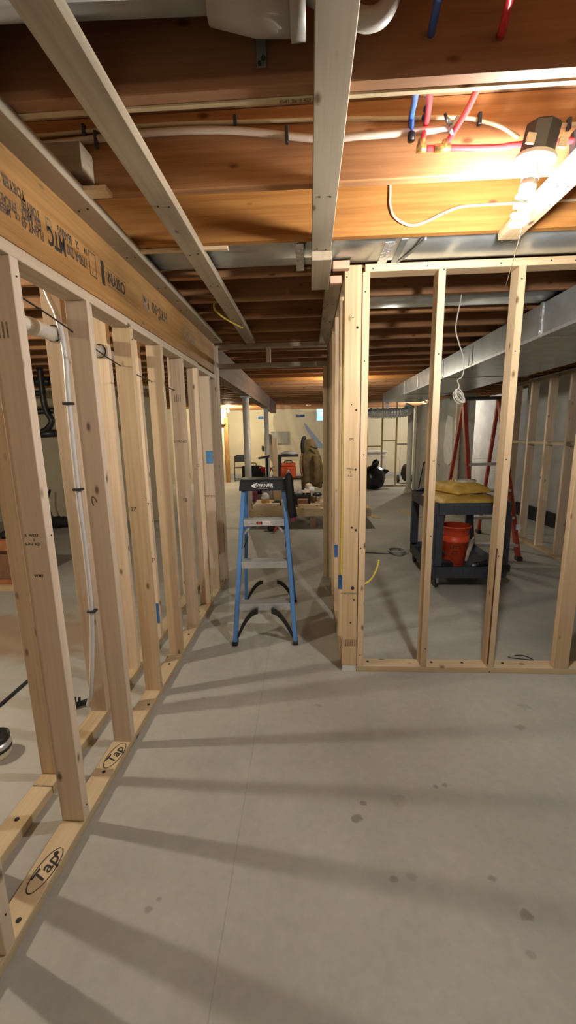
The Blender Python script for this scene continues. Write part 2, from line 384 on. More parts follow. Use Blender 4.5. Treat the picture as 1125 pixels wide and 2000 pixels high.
# ------------------------------------------------------------------ left stud wall (front row) and its second row
wl = tag(empty('wall_left', (-0.9125, 1.6, 0)), 'pine stud wall along the left of the corridor', kind='structure')
XL = (-0.957, -0.868)
pl = board('bottom_plate', XL, (0.05, 3.96), (0, T), 'plate', wl)
board('top_plate', XL, (0.05, 3.30), (2.002, 2.04), 'pine', wl)
board('top_plate', XL, (3.302, 3.865), (1.992, 2.03), 'pine', wl)
studsL = [0.44, 0.846, 1.252, 1.658, 2.055, 2.452, 2.872, 3.27, 3.64]
SL = []
for i, y in enumerate(studsL):
    x0 = -0.957 + (0.006 if i in (3, 5) else 0)
    SL.append(board('stud', (x0, x0 + WD), (y, y + T), (T, 2.002 if y < 3.28 else 1.992), 'pine' if i not in (4, 5) else 'pine_yellow', wl))
board('end_post', XL, (3.87, 3.908), (0, 2.336), 'pine', wl)
board('end_post', (-0.957, -0.86), (3.912, 3.95), (T, 2.1), 'pine', wl)
for y in (1.13, 1.48, 1.93, 2.33, 0.93, 2.72): nail(wl, -0.895 + random.uniform(-.02, .02), y, T + 0.0005, 0.008)
for y in studsL:
    for z in (1.96, 1.2, 0.11): nail(wl, -0.8675, y + 0.019 + random.uniform(-.006, .006), z + random.uniform(-.05, .05), 0.003, 'X')
# hand-drawn circled words on the plate
for yy, wd in ((1.075, 'Tap'), (1.575, 'Tap')):
    text('handwriting', wd, 0.062, 'black_ink', wl, (-0.905, yy, T + 0.001), (0.18, 1, 0), (-1, 0.1, 0), 0.0002, shear=0.25)
    ring('drawn_circle', 0, 0.075, 0.031, 0.0032, 'black_ink', wl, (-0.905, yy, T + 0.0012), (0.12, 1, 0), (-1, 0.12, 0), gap=0.03)
# ink stamps on stud faces
def stamp(par, body, x, y, z, s, mat='stamp_ink'):
    text('stamp', body, s, mat, par, (x, y - 0.0008, z), (1, 0, 0), (0, 0, 1), 0.0003)
stamp(wl, 'B  WEST', -0.918, 1.252, 1.16, 0.013); stamp(wl, '2', -0.912, 1.252, 1.145, 0.013); stamp(wl, 'S-P-F KD', -0.918, 1.252, 1.13, 0.014); stamp(wl, 'WM1', -0.912, 1.252, 1.02, 0.014)
stamp(wl, '|||||', -0.93, 1.252, 1.80, 0.05, 'faint_ink'); stamp(wl, '27', -0.93, 2.055, 1.10, 0.03); stamp(wl, '12', -0.91, 2.872, 1.02, 0.035); stamp(wl, '12', -0.91, 3.27, 1.24, 0.03)
stamp(wl, '||||', -0.915, 2.872, 1.74, 0.05, 'faint_ink'); stamp(wl, 'STAND', -0.915, 2.872, 1.44, 0.03, 'faint_ink'); stamp(wl, 'SPF KD', -0.915, 3.64, 0.93, 0.03, 'faint_ink')
# dark knot scar on the second stud
ring('knot_scar', 0, 0.010, 0.028, 0.006, 'stamp_ink', wl, (-0.915, 1.6572, 1.20), (1, 0, 0.3), (-0.3, 0, 1), n=14, gap=0.45)

w2 = tag(empty('wall_left_second_row', (-1.135, 1.6, 0)), 'second row of studs standing behind the left stud wall', kind='structure')
XS = (-1.18, -1.091)
for a, b in ((0.05, 1.40), (1.404, 3.9)): board('bottom_plate', XS, (a, b), (0, T), 'plate', w2)
board('top_plate', XS, (0.05, 3.95), (2.302, ZJ - 0.001), 'pine', w2)
studs2 = [0.65, 1.057, 1.463, 1.87, 2.275, 2.68, 3.09, 3.49]
for y in studs2: board('stud', XS, (y, y + T), (T, 2.302), 'pine', w2)
for y in (1.25, 1.62, 2.05): nail(w2, -1.135, y, T + 0.0005, 0.009)
stamp(w2, '27', -1.115, 2.68, 1.02, 0.03); stamp(w2, 'GP', -1.12, 2.68, 0.62, 0.05, 'faint_ink')

# engineered beam over the left wall
lv = tag(empty('header_beam', (-0.934, 1.7, 2.042)), 'orange laminated beam with black printing above the left stud wall', 'beam')
board('beam_ply', (-0.912, -0.868), (-0.6, 3.866), (2.042, 2.335), 'lvl', lv)
board('beam_ply', (-0.957, -0.913), (-0.6, 3.866), (2.042, 2.335), 'lvl', lv)
board('beam_ply', (-1.002, -0.958), (-0.6, 3.866), (2.042, 2.335), 'lvl', lv)
def ltext(body, y, z, s, mat='stamp_ink', sx=1.0): text('printing', body, s, mat, lv, (-0.8672, y, z), (0, -1, 0), (0, 0, -1), 0.0003, sx=sx)
for w_, y_, z_, h_, wd, mt in (('TORTER EIN', 1.29, 2.203, 0.028, 0.14, 'stamp_ink'), ('ETICALS', 1.275, 2.148, 0.026, 0.075, 'stamp_ink'), ('MEER', 1.258, 2.122, 0.022, 0.05, 'stamp_ink'), ('LVL', 1.310, 2.127, 0.016, 0.024, 'stamp_ink'),
        ('TORTER', 1.380, 2.180, 0.028, 0.092, 'stamp_ink'), ('ES MD', 1.380, 2.151, 0.028, 0.092, 'stamp_ink'), ('PLANT 43', 1.382, 2.124, 0.028, 0.105, 'stamp_ink'), ('CI', 1.472, 2.183, 0.030, 0.034, 'faint_ink'),
        ('MTC', 1.508, 2.143, 0.055, 0.100, 'black_ink'), ('BEARING', 1.563, 2.187, 0.028, 0.086, 'stamp_ink'), ('2', 1.642, 2.187, 0.026, 0.020, 'stamp_ink'), ('N', 1.701, 2.189, 0.022, 0.020, 'stamp_ink'), ('1750-R 200', 1.635, 2.145, 0.036, 0.136, 'stamp_ink'),
        ('I', 1.830, 2.160, 0.085, 0.026, 'black_ink'), ('OSIYN', 1.958, 2.160, 0.048, 0.165, 'black_ink'), ('HTS-90', 2.50, 2.185, 0.055, 0.24, 'stamp_ink'), ('TIM', 2.30, 2.18, 0.06, 0.10, 'faint_ink'), ('90 HTS', 3.1, 2.18, 0.06, 0.3, 'faint_ink')):
    o_ = text('printing', w_, 1.0, mt, lv, (-0.8672, y_, z_), (0, -1, 0), (0, 0, -1), 0.0, bold=0.035)
    vv = [v.co for v in o_.data.vertices]; y0, y1 = min(v.y for v in vv), max(v.y for v in vv); z0, z1 = min(v.z for v in vv), max(v.z for v in vv)
    h_ *= 1.12
    for v in vv: v.y = ((v.y - y0) / (y1 - y0) - 0.5) * wd; v.z = ((v.z - z0) / (z1 - z0) - 0.5) * h_; v.x = 0.0
def lbox(y0, y1, z0, z1, wd):
    b = bmesh.new()
    for (a, c) in (((y0, z0), (y1, z0 + wd)), ((y0, z1 - wd), (y1, z1)), ((y0, z0), (y0 + wd, z1)), ((y1 - wd, z0), (y1, z1))):
        b.faces.new([b.verts.new((0, u, v)) for u, v in ((a[0], a[1]), (c[0], a[1]), (c[0], c[1]), (a[0], c[1]))])
    meshobj('printed_frame', bm_mesh('printed_frame', b), 'stamp_ink', lv, (-0.8674, 0, 0))
lbox(1.722, 1.776, 2.115, 2.205, 0.004); lbox(1.863, 2.055, 2.124, 2.195, 0.003)

# boards nailed flat under the joists, running down the room
def nailer(label, x, y, mat, cut=None, z=(2.302, 2.339)):
    r = tag(empty('nailer_board', ((x[0] + x[1]) / 2, y[0], z[0])), label, 'board', 'boards nailed flat under the joists')
    segs = [y] if cut is None else [(y[0], cut - 0.002), (cut, y[1])]
    for s_ in segs: board('plank', x, s_, z, mat, r)
    for yy in JY:
        if y[0] < yy < y[1] and 1.1 < yy < 4:
            for dx in (0.025, 0.064): nail(r, x[0] + dx, yy + 0.019 + random.uniform(-.01, .01), z[0] - 0.0008, 0.004)
    return r
nailer('flat board under the joists running alongside the printed beam', (-0.872, -0.782), (-0.6, 3.86), 'pine_gray', cut=1.93)
nailer('pale edged board under the joists between the beam and the centre board', (-0.572, -0.483), (-0.6, 3.90), 'pine_gray')
r = nailer('knotty grey board under the joists over the middle of the corridor', (0.018, 0.107), (-0.6, 2.455), 'pine_gray')
board('end_block', (0.018, 0.112), (2.06, 2.455), (2.262, 2.3005), 'pine_gray', r)
nailer('short bright board under the joists beside the lit bulb', (0.842, 0.930), (0.2, 2.035), 'pine_yellow')
nailer('grey board under the joists along the top of the right corridor wall', (0.100, 0.189), (2.47, 4.055), 'pine_gray')
for i, (x, y, z) in enumerate(((0.128, 2.27, 2.30), (0.118, 2.36, 2.262))):
    tag(board('wood_block', (x, x + 0.085 - 0.02 * i), (y, y + T), (z, z + 0.038), 'pinkish_block'), ('upper', 'lower')[i] + ' reddish offcut block at the end of the centre ceiling board', 'block', 'reddish blocks by the corner post')

# stacked offcut blocks fixed to the joist at upper left
b1 = tag(board('wood_block', (-1.02, -0.762), (1.53, 1.612), (2.365, 2.455), 'pine_gray'), 'thick offcut block fixed to the joist face above the left beam', 'block')
tag(board('wood_block', (-1.02, -0.70), (1.56, 1.612), (2.322, 2.339), 'pine_yellow'), 'thin bright lath under the joist beside the thick offcut block', 'block')
tag(board('wood_block', (-0.80, -0.37), (2.052, 2.075), (2.324, 2.339), 'pine_yellow'), 'thin bright lath under the joist in front of the grey duct', 'block')

# ------------------------------------------------------------------ framing ahead on the right
wf = tag(empty('wall_front_right', (1.2, 2.378, 0)), 'open pine stud wall facing the viewer on the right', kind='structure')
YF = (2.333, 2.422)
board('bottom_plate', (0.284, 3.3), YF, (0, T), 'plate', wf)
board('top_plate', (0.300, 3.3), YF, (2.302, ZJ), 'pine_yellow', wf)
fs = [(0.2875, 0.3255), (0.678, 0.716), (1.084, 1.122)]
for x in fs: board('stud', x, YF, (T, 2.302), 'pine_yellow', wf)
tag(board('stud', (1.479, 1.568), (2.333, 2.371), (T, 2.302), 'pine_yellow', wf), 'stud turned flat towards the viewer')
for x in (1.89, 2.29, 2.7, 3.1): board('stud', (x, x + T), YF, (T, 2.302), 'pine_yellow', wf)
for x in fs:
    for z in (2.26, 1.86, 1.40, 0.82, 0.10): nail(wf, (x[0] + x[1]) / 2 + random.uniform(-.008, .008), 2.3328, z + random.uniform(-.1, .1), 0.004, 'Y')
for x in (0.36, 0.70 + 0.06, 1.20, 0.95): nail(wf, x, 2.385, T + 0.0005, 0.009)
for x in (0.34, 0.62, 0.99, 1.24, 1.36): nail(wf, x, 2.3328, 2.322 + random.uniform(-.006, .006), 0.004, 'Y')
tag(board('bark_strip', (1.0825, 1.0895), (2.3318, 2.338), (0.06, 0.80), 'bark', wf, bev=0.0005), 'dark reddish bark edge')
# corner post
cp = tag(empty('corner_post', (0.238, 2.352, 0)), 'pale two by four corner post on a white pad at the corridor corner', 'post')
board('post', (0.1935, 0.2825), (2.333, 2.371), (0.042, ZJ - 0.003), 'pine_yellow', cp)
board('pad', (0.1935, 0.2815), (2.333, 2.371), (0, 0.041), 'dust_white', cp, bev=0.001)
tag(board('bark_strip', (0.2828, 0.2873), (2.339, 2.365), (0.05, 2.29), 'bark', cp, bev=0.0005), 'reddish bark edge')
for x, z, r_ in ((0.262, 2.03, .007), (0.262, 1.60, .006), (0.268, 0.915, .007), (0.253, 0.555, .011), (0.262, 0.48, .006), (0.238, 2.08, .004), (0.235, 1.63, .004), (0.245, 0.93, .006), (0.243, .33, .005), (0.205, 2.31, .004), (0.205, 2.28, .004), (0.2625, 1.27, .006)):
    nail(cp, x, 2.3325, z, r_, 'Y')
stamp(cp, 'SPS', 0.238, 2.333, 1.44, 0.018); stamp(cp, 'WEST', 0.232, 2.333, 1.275, 0.016); stamp(cp, '2', 0.232, 2.333, 1.255, 0.018); stamp(cp, 'KD', 0.232, 2.333, 1.235, 0.018)
stamp(cp, 'WHITEWOOD', 0.238, 2.333, 0.52, 0.017, 'faint_ink'); stamp(cp, '||||||||', 0.236, 2.333, 0.20, 0.05, 'faint_ink')
# the corridor's right wall running away behind the post
wr = tag(empty('wall_right', (0.238, 3.2, 0)), 'narrow stud wall along the right of the corridor', kind='structure')
XR = (0.1935, 0.2825)
board('bottom_plate', XR, (2.375, 4.06), (0, T), 'plate', wr)
board('top_plate', XR, (2.425, 4.06), (2.302, ZJ), 'pine', wr)
for y in (2.72, 3.15, 3.57, 3.93): board('stud', XR, (y, y + T), (T, 2.302), 'pine_yellow', wr)
# door opening at the corridor end
wd_ = tag(empty('wall_corridor_end', (-0.35, 4.1, 0)), 'framed opening with a short cripple stud at the corridor end', kind='structure')
board('header', (-0.955, 0.19), (4.06, 4.149), (2.298, 2.336), 'pine_gray', wd_)
board('header', (-0.90, 0.19), (4.06, 4.149), (2.118, 2.156), 'pine_gray', wd_)
board('cripple_stud', (-0.405, -0.367), (4.06, 4.149), (2.157, 2.297), 'pine', wd_)
board('jamb', (0.137, 0.175), (4.06, 4.149), (0, 2.117), 'plate', wd_)
board('jamb', (0.177, 0.265), (4.062, 4.149), (0, 2.297), 'pine_gray', wd_)
board('jamb', (-0.955, -0.905), (3.955, 4.149), (0, 2.297), 'pine', wd_)
board('corner_stud', (-0.90, -0.866), (3.955, 4.055), (0.0, 2.297), 'pine', wd_)
# older beam carrying on beyond the opening
ob = tag(empty('old_beam', (-0.96, 7.0, 2.07)), 'dark weathered beam running from the corridor end over the steel posts', 'beam')
board('beam', (-1.02, -0.955), (4.155, 11.2), (2.06, 2.335), 'old_beam', ob)
board('beam', (-0.953, -0.888), (4.155, 11.2), (2.06, 2.335), 'old_beam', ob)
for i, y in enumerate((6.4, 9.2)):
    c = tag(empty('steel_column', (-0.975 if i == 0 else -0.955, y, 0)), ('nearer', 'farther')[i] + ' round steel column under the weathered beam', 'column', 'steel columns')
    lathe('pipe', [(0.0, 0.012), (0.053, 0.012), (0.053, 2.048), (0.0, 2.048)], 'steel_post', c, (c.location.x, y, 0))
    box('base_plate', (c.location.x - .09, c.location.x + .09), (y - .09, y + .09), (0, 0.012), 'dull_metal', c)
    box('cap_plate', (c.location.x - .07, c.location.x + .07), (y - .09, y + .09), (2.048, 2.059), 'dull_metal', c)

# blue masking tape patches
def tape(label, x, y, z, mat='painters_tape'):
    tag(box('masking_tape', x, y, z, mat), label, 'tape', 'patches of blue masking tape')
tape('light blue tape patch on a far stud of the left wall', (-0.932, -0.872), (3.636, 3.6392), (1.23, 1.345), 'painters_tape_light')
tape('dark blue tape patch low between two studs of the left wall', (-1.122, -1.092), (2.676, 2.6792), (0.15, 0.30))
tape('higher blue tape patch on the right corridor wall', (0.1935, 0.228), (3.145, 3.1492), (0.50, 0.60))
tape('lower blue tape patch on the right corridor wall', (0.1935, 0.228), (2.714, 2.7192), (0.40, 0.50))

# ------------------------------------------------------------------ lamps
def cfl(label, x, y, z, watts, col, tilt=(0, 0, 0), chain=0.0, spiral=False, group='bare bulbs in white ceiling holders'):
    """bare spiral bulb in a white holder under a black ceiling box; z is the middle of the glowing tube"""
    r = empty('ceiling_bulb', (x, y, z), local=True); r.rotation_euler = tilt
    tag(r, label, 'lamp', group)
    if spiral:
        n = 40; pts = []
        for k in range(n + 1):
            q = k / n; a = q * 2 * math.pi * 3.5
            pts.append((0.0225 * math.cos(a), 0.0225 * math.sin(a), 0.040 - 0.092 * q))
        bm = bmesh.new(); sweep(bm, pts, 0.0075, 5); me = bm_mesh('spiral_tube', bm, True)
    else:
        bm = bmesh.new(); bmesh.ops.create_icosphere(bm, subdivisions=2, radius=0.031)
        for v in bm.verts: v.co.z = v.co.z * (1.35 if v.co.z > 0 else 1.0) - 0.002
        me = bm_mesh('glass_globe', bm, True)
    area = sum(f.area for f in me.polygons)
    nm = 'bulb_glow_%d' % len(M); emit(nm, col, watts / (math.pi * area))
    meshobj('spiral_tube' if spiral else 'glass_globe', me, nm, r)
    lathe('bulb_base', [(0.0, 0.100), (0.014, 0.100), (0.0145, 0.078), (0.024, 0.070), (0.025, 0.046), (0.021, 0.041), (0.0, 0.041)], 'white_plastic', r)
    lathe('lamp_holder', [(0.0, 0.135), (0.058, 0.135), (0.062, 0.128), (0.060, 0.120), (0.034, 0.116), (0.028, 0.106), (0.026, 0.080), (0.0255, 0.0725), (0.0, 0.0725)], 'white_plastic', r)
    bx = lathe('junction_box', [(0.0, 0.215), (0.048, 0.215), (0.052, 0.21), (0.053, 0.1375), (0.0, 0.1375)], 'black_plastic', r, n=8, smooth=False)
    for s_ in (-1, 1): box('screw_tab', (s_ * 0.048 - 0.012, s_ * 0.048 + 0.012), (-0.058, -0.050), (0.139, 0.165), 'cream_cable', bx)
    if chain:
        tube('pull_chain', [(0.0, -0.016, 0.105), (-0.001, -0.042, 0.09), (0.0, -0.040, 0.0), (0.003, -0.036, -chain * 0.5), (0.0, -0.036, -chain)], 0.0013, 'cream_cable', r, sides=5)
    return r
WARM = (1.0, 0.86, 0.66)
cfl('lit bare bulb with a pull chain hanging from the joist at upper right', 0.700, 1.518, 2.186, LAMP_MAIN, (1.0, 0.96, 0.90), spiral=True, tilt=(math.radians(7), math.radians(9), 0), chain=0.24)
cfl('bare bulb lighting the room behind the left stud wall', -2.72, 1.52, 2.16, LAMP_LEFT, (1.0, 0.885, 0.69))
cfl('small glowing bulb far off by the cream wall at left of the doorway', -2.38, 12.15, 2.20, LAMP_FAR, (1.0, 0.84, 0.56))
cfl('added fill bulb on the ceiling unseen behind the viewer', -0.3, -1.9, 2.16, FILL_REAR, (1.0, 0.86, 0.66))
cfl('added fill bulb hidden near the back of the right room', 3.30, 12.0, 2.16, FILL_MID, (1.0, 0.93, 0.80))
cfl('bare bulb on the ceiling beyond the corner post', 0.52, 6.55, 2.17, LAMP_HALL, (1.0, 0.90, 0.72))

# ------------------------------------------------------------------ plumbing and cables in the joist bays
def cable(name, label, pts, r, mat, cat, group=None, clips=(), sides=8):
    root = tag(empty(name, pts[0]), label, cat, group)
    tube('run', pts, r, mat, root, sides)
    for (x, y, z, h) in clips: box('staple', (x - 0.006, x + 0.006), (y - 0.012, y + 0.004), (z - h, z + h), 'black_plastic', root, 0.002)
    return root
YJ2 = 1.609
cable('wire_cable', 'cream electrical cable along the joist face leading to the lit bulb box', [(-1.4, YJ2, 2.520), (-0.90, YJ2, 2.528), (-0.53, YJ2, 2.538), (-0.245, YJ2, 2.532), (0.037, YJ2, 2.525), (0.347, YJ2, 2.513), (0.52, YJ2, 2.505), (0.60, YJ2, 2.488), (0.655, 1.59, 2.455), (0.690, 1.565, 2.412)],
      0.0065, 'cream_cable', 'cable', None, [(-0.78, YJ2, 2.531, 0.02), (-0.245, YJ2, 2.532, 0.018), (0.577, YJ2, 2.496, 0.018)])
cable('wire_cable', 'short cream cable leaving the lit bulb box to the right', [(0.752, 1.56, 2.395), (0.775, 1.58, 2.425), (0.805, YJ2, 2.452), (0.86, YJ2, 2.466), (1.5, YJ2, 2.47)], 0.0065, 'cream_cable', 'cable', None, [(0.868, YJ2, 2.466, 0.018)])
cable('water_pipe', 'translucent white water pipe along the joist face ending at the brass valve', [(-1.4, 1.60, 2.47), (-0.82, 1.60, 2.497), (-0.535, 1.60, 2.510), (-0.264, 1.60, 2.503), (0.037, 1.60, 2.463), (0.18, 1.59, 2.458), (0.36, 1.585, 2.457), (0.470, 1.58, 2.457)],
      0.0115, 'pex_clear', 'pipe', None, [(-0.735, 1.60, 2.497, 0.026), (-0.068, 1.60, 2.477, 0.026)])
tag(tube('wire_cable', [(0.361, 2.016, 2.57), (0.361, 2.016, 2.50), (0.363, 2.015, 2.45), (0.385, 2.014, 2.402), (0.45, 2.013, 2.368), (0.516, 2.013, 2.378), (0.60, 2.013, 2.412), (0.68, 2.013, 2.432), (0.84, 2.012, 2.434), (1.6, 2.012, 2.44)], 0.0055, 'cream_cable'), 'cream cable curving in a loop across the bright orange joist', 'cable')
# red and blue water lines
rp = tag(empty('red_water_line', (0.5, 1.6, 2.41)), 'red hot water pipe with brass tees along the joist at upper right', 'pipe')
tube('run', [(0.398, 1.585, 2.407), (0.47, 1.585, 2.405), (0.63, 1.588, 2.400), (0.883, 1.592, 2.411), (2.4, 1.592, 2.43)], 0.0095, 'red_pex', rp)
tube('branch', [(0.327, 1.290, 2.385), (0.37, 1.45, 2.45), (0.395, 1.575, 2.478), (0.388, 1.580, 2.44), (0.381, 1.583, 2.41)], 0.0095, 'red_pex', rp)
tube('branch', [(0.46, 1.29, 2.379), (0.485, 1.45, 2.425), (0.486, 1.57, 2.446), (0.468, 1.58, 2.42), (0.459, 1.585, 2.406)], 0.0095, 'red_pex', rp)
for a, b in (((0.368, 1.583, 2.406), (0.398, 1.583, 2.407)), ((0.427, 1.585, 2.406), (0.478, 1.585, 2.405)), ((0.381, 1.583, 2.400), (0.384, 1.582, 2.432)), ((0.459, 1.585, 2.40), (0.464, 1.583, 2.425))):
    tube('brass_fitting', [a, b], 0.0125, 'brass', rp, straight=True)
for c in ((0.392, 1.575, 2.49), (0.396, 1.572, 2.512)): blobmesh('clamp_ring', 'black_plastic', rp, c, (0.014, 0.014, 0.012), 1, 0.05, subdiv=2)
tube('valve_body', [(0.470, 1.575, 2.442), (0.498, 1.565, 2.475)], 0.013, 'dull_metal', rp, straight=True)
tube('valve_stem', [(0.484, 1.572, 2.458), (0.455, 1.555, 2.470)], 0.006, 'dull_metal', rp, straight=True)
lathe('valve_knob', [(0, -0.004), (0.014, -0.004), (0.014, 0.004), (0, 0.004)], 'black_plastic', rp, (0.452, 1.553, 2.471), (0.4, 1.2, 0), n=10)
box('pipe_hanger', (0.878, 0.892), (1.572, 1.61), (2.375, 2.44), 'black_plastic', rp, 0.003)
tag(tube('red_water_line', [(0.36, 0.80, 2.38), (0.42, 1.0, 2.395), (0.471, 1.204, 2.41)], 0.0095, 'red_pex'), 'red pipe stub entering the dark joist at top right', 'pipe')
bp = tag(empty('blue_water_line', (0.35, 1.58, 2.44)), 'blue cold water pipe hanging beside the red pipes on the joist', 'pipe')
tube('run', [(0.289, 1.286, 2.388), (0.32, 1.42, 2.44), (0.344, 1.565, 2.495), (0.347, 1.580, 2.47), (0.348, 1.582, 2.443)], 0.0095, 'blue_pex', bp)
lathe('end_cap', [(0, 0), (0.012, 0), (0.012, 0.022), (0, 0.022)], 'black_plastic', bp, (0.348, 1.582, 2.430), n=12)
tag(tube('blue_water_line', [(0.25, 0.80, 2.36), (0.28, 1.0, 2.40), (0.305, 1.204, 2.425)], 0.0095, 'blue_pex'), 'blue pipe stub entering the dark joist at the top', 'pipe')
# white drain pipework at the top edge
dr = tag(empty('drain_pipe', (-0.3, 0.98, 2.42)), 'white drain pipe with an elbow at the very top over the corridor', 'pipe')
tube('run', [(-1.9, 1.00, 2.435), (-0.20, 1.10, 2.47)], 0.050, 'shaded_white_plastic', dr, 16, straight=True)
tube('elbow', [(-0.21, 1.10, 2.47), (-0.11, 1.11, 2.45), (-0.02, 1.11, 2.445)], 0.068, 'shaded_white_plastic', dr, 16, straight=True)
tube('coupling', [(-0.035, 1.11, 2.445), (0.0, 1.11, 2.445)], 0.075, 'shaded_white_plastic', dr, 16, straight=True)
tube('trap_bend', [(0.0, 1.11, 2.45), (0.08, 1.11, 2.41), (0.135, 1.11, 2.385), (0.178, 1.11, 2.40), (0.197, 1.11, 2.46), (0.197, 1.11, 2.57)], 0.021, 'shaded_white_plastic', dr, 12)
hs = tag(empty('metal_strap', (-0.12, 1.19, 2.45)), 'dark perforated metal hanger strap against the joist at top centre', 'strap')
board('strip', (-0.124, -0.100), (1.196, 1.200), (2.375, 2.57), 'dull_metal', hs, bev=0.0005)
nail(hs, -0.106, 1.1945, 2.392, 0.006, 'Y'); nail(hs, -0.116, 1.1945, 2.382, 0.005, 'Y')

# ------------------------------------------------------------------ sheet-metal ducts
def oval_duct(name, label, x0, x1, yc, ry, z0, z1, mat='galvanised'):
    d = tag(empty(name, (x0, yc, z0)), label, 'duct')
    bm = bmesh.new(); n = 24; zc = (z0 + z1) / 2; rz = (z1 - z0) / 2; rings = []
    for x in (x0, x1):
        vs = []
        for k in range(n):
            q = 2 * math.pi * k / n; c, s = math.cos(q), math.sin(q); e = 0.6
            vs.append(bm.verts.new((x, ry * math.copysign(abs(c) ** e, c), zc + rz * math.copysign(abs(s) ** e, s))))
        rings.append(vs)
    for k in range(n): bm.faces.new((rings[0][k], rings[0][(k + 1) % n], rings[1][(k + 1) % n], rings[1][k]))
    bm.faces.new(rings[0]); bm.faces.new(list(reversed(rings[1])))
    meshobj('shell', bm_mesh('shell', bm, True), mat, d, (0, yc, 0)); return d
d1 = oval_duct('joist_bay_duct', 'blue grey sheet metal duct lying in the joist bay above the right wall', -0.86, 3.6, 2.232, 0.170, 2.343, 2.56)
box('foil_tape', (0.36, 0.405), (2.10, 2.37), (2.339, 2.344), 'foil', d1)
box('seam_band', (0.43, 0.46), (2.075, 2.39), (2.3395, 2.344), 'dull_metal', d1)
box('seam_band', (-0.06, -0.02), (2.075, 2.39), (2.3395, 2.344), 'foil', d1)
st = tag(tube('hanger_strap', [(0.535, 2.06, 2.335), (0.50, 2.20, 2.334), (0.46, 2.335, 2.342)], 0.007, 'dull_metal', sides=6), 'twisted metal strap hanging across the grey joist duct', 'strap')
oval_duct('joist_bay_duct', 'dim grey duct lying in a joist bay seen through the stud wall', 0.34, 1.62, 3.05, 0.165, 2.343, 2.56)
td = tag(empty('trunk_duct', (2.1, 5, 2.12)), 'large rectangular sheet metal trunk duct along the right room ceiling', 'duct')
def ductbox(x, y, z, mat='galvanised'): return box('duct_section', x, y, z, mat, td, 0.004)
ductbox((1.62, 2.62), (0.9, 3.10), (2.115, 2.336)); ductbox((1.62, 2.60), (3.104, 5.20), (2.115, 2.336)); ductbox((1.62, 2.55), (5.204, 7.25), (2.12, 2.336))
prism('duct_taper', [(1.62, 7.254), (2.50, 7.254), (2.45, 9.3), (1.62, 9.3)], 2.13, 2.33, 'galvanised', td, 'Z')
for y in (3.102, 5.202, 7.252): board('seam_band', (1.612, 2.63), (y - 0.014, y + 0.014), (2.108, 2.339), 'foil', td, bev=0.001)
board('edge_flange', (1.614, 1.622), (0.9, 7.25), (2.108, 2.13), 'aluminium', td, bev=0.001)
for y in (4.35, 6.3): tube('hanger_chain', [(1.60, y, 2.30), (1.602, y, 2.20), (1.60, y, 2.12)], 0.006, 'aluminium', td, 6)
# crinkled foil flexible duct
fx = tag(empty('flexible_duct', (1.75, 9.4, 1.9)), 'crinkled silver flexible duct hanging below the far end of the trunk duct', 'duct')
bm = bmesh.new(); pts = smoothpts([(1.30, 9.38, 1.98), (1.36, 9.38, 1.92), (1.7, 9.4, 1.915), (2.15, 9.42, 1.93), (2.25, 9.42, 2.08)], 16)
rr = [0.105 + 0.010 * (1 if i % 2 else -1) + random.uniform(-.006, .006) for i in range(len(pts))]
sweep(bm, pts, rr, 14); meshobj('foil_sleeve', bm_mesh('foil_sleeve', bm), 'foil', fx, (0, 0, 0))
box('hanging_strap', (1.72, 1.75), (9.28, 9.52), (2.03, 2.13), 'foil', fx)

# ------------------------------------------------------------------ left-wall services
pv = tag(empty('waste_pipe', (-1.135, 1.0, 1.92)), 'white plastic waste pipe passing through the second row of studs', 'pipe')
tube('pipe', [(-1.135, 0.3, 1.915), (-1.135, 2.42, 1.935)], 0.030, 'white_plastic', pv, 20, straight=True)
tube('coupling', [(-1.135, 1.70, 1.928), (-1.135, 1.745, 1.9285)], 0.0345, 'white_plastic', pv, 20, straight=True)
for y in (1.455, 1.862, 2.267): ring('hole_rim', 0, 0.034, 0.034, 0.007, 'black_matte', pv, (-1.135, y, 1.919 + (y - 0.3) * 0.0095), (1, 0, 0), (0, 0, 1))
tag(tube('black_wire', [(-0.925, 0.3, 2.0), (-0.93, 1.381, 1.925), (-0.93, 1.95, 1.835), (-0.93, 2.37, 1.80), (-0.93, 3.0, 1.79)], 0.003, 'black_plastic', sides=6), 'thin black wire strung through the left wall studs', 'wire')
wp = tag(empty('white_water_pipe', (-1.105, 1.86, 0.0)), 'flexible white water pipe running down a stud behind the left wall', 'pipe')
tube('run', [(-1.15, 1.845, 2.16), (-1.125, 1.85, 2.07), (-1.102, 1.852, 2.0), (-1.086, 1.852, 1.85), (-1.094, 1.852, 1.65), (-1.100, 1.852, 1.225), (-1.097, 1.852, 0.92), (-1.105, 1.852, 0.57), (-1.15, 1.852, 0.20), (-1.21, 1.90, 0.05)], 0.0115, 'white_pex', wp, 10)
for z in (1.63, 1.235, 0.62): box('clip', (-1.118, -1.076), (1.836, 1.868), (z - 0.006, z + 0.006), 'black_plastic', wp, 0.002)
vm = tag(empty('valve_manifold', (-1.26, 1.97, 0)), 'small black valve fitting lying on the floor behind the left wall', 'fitting')
tube('body', [(-1.33, 1.93, 0.018), (-1.27, 1.97, 0.02), (-1.215, 1.985, 0.03)], 0.014, 'black_plastic', vm, 8)
for x in (-1.315, -1.29): tube('prong', [(x, 1.945, 0.02), (x + 0.004, 1.95, 0.062)], 0.007, 'black_plastic', vm, 6, straight=True)
tube('nut', [(-1.23, 1.965, 0.03), (-1.205, 1.955, 0.036)], 0.017, 'black_plastic', vm, 8, straight=True)
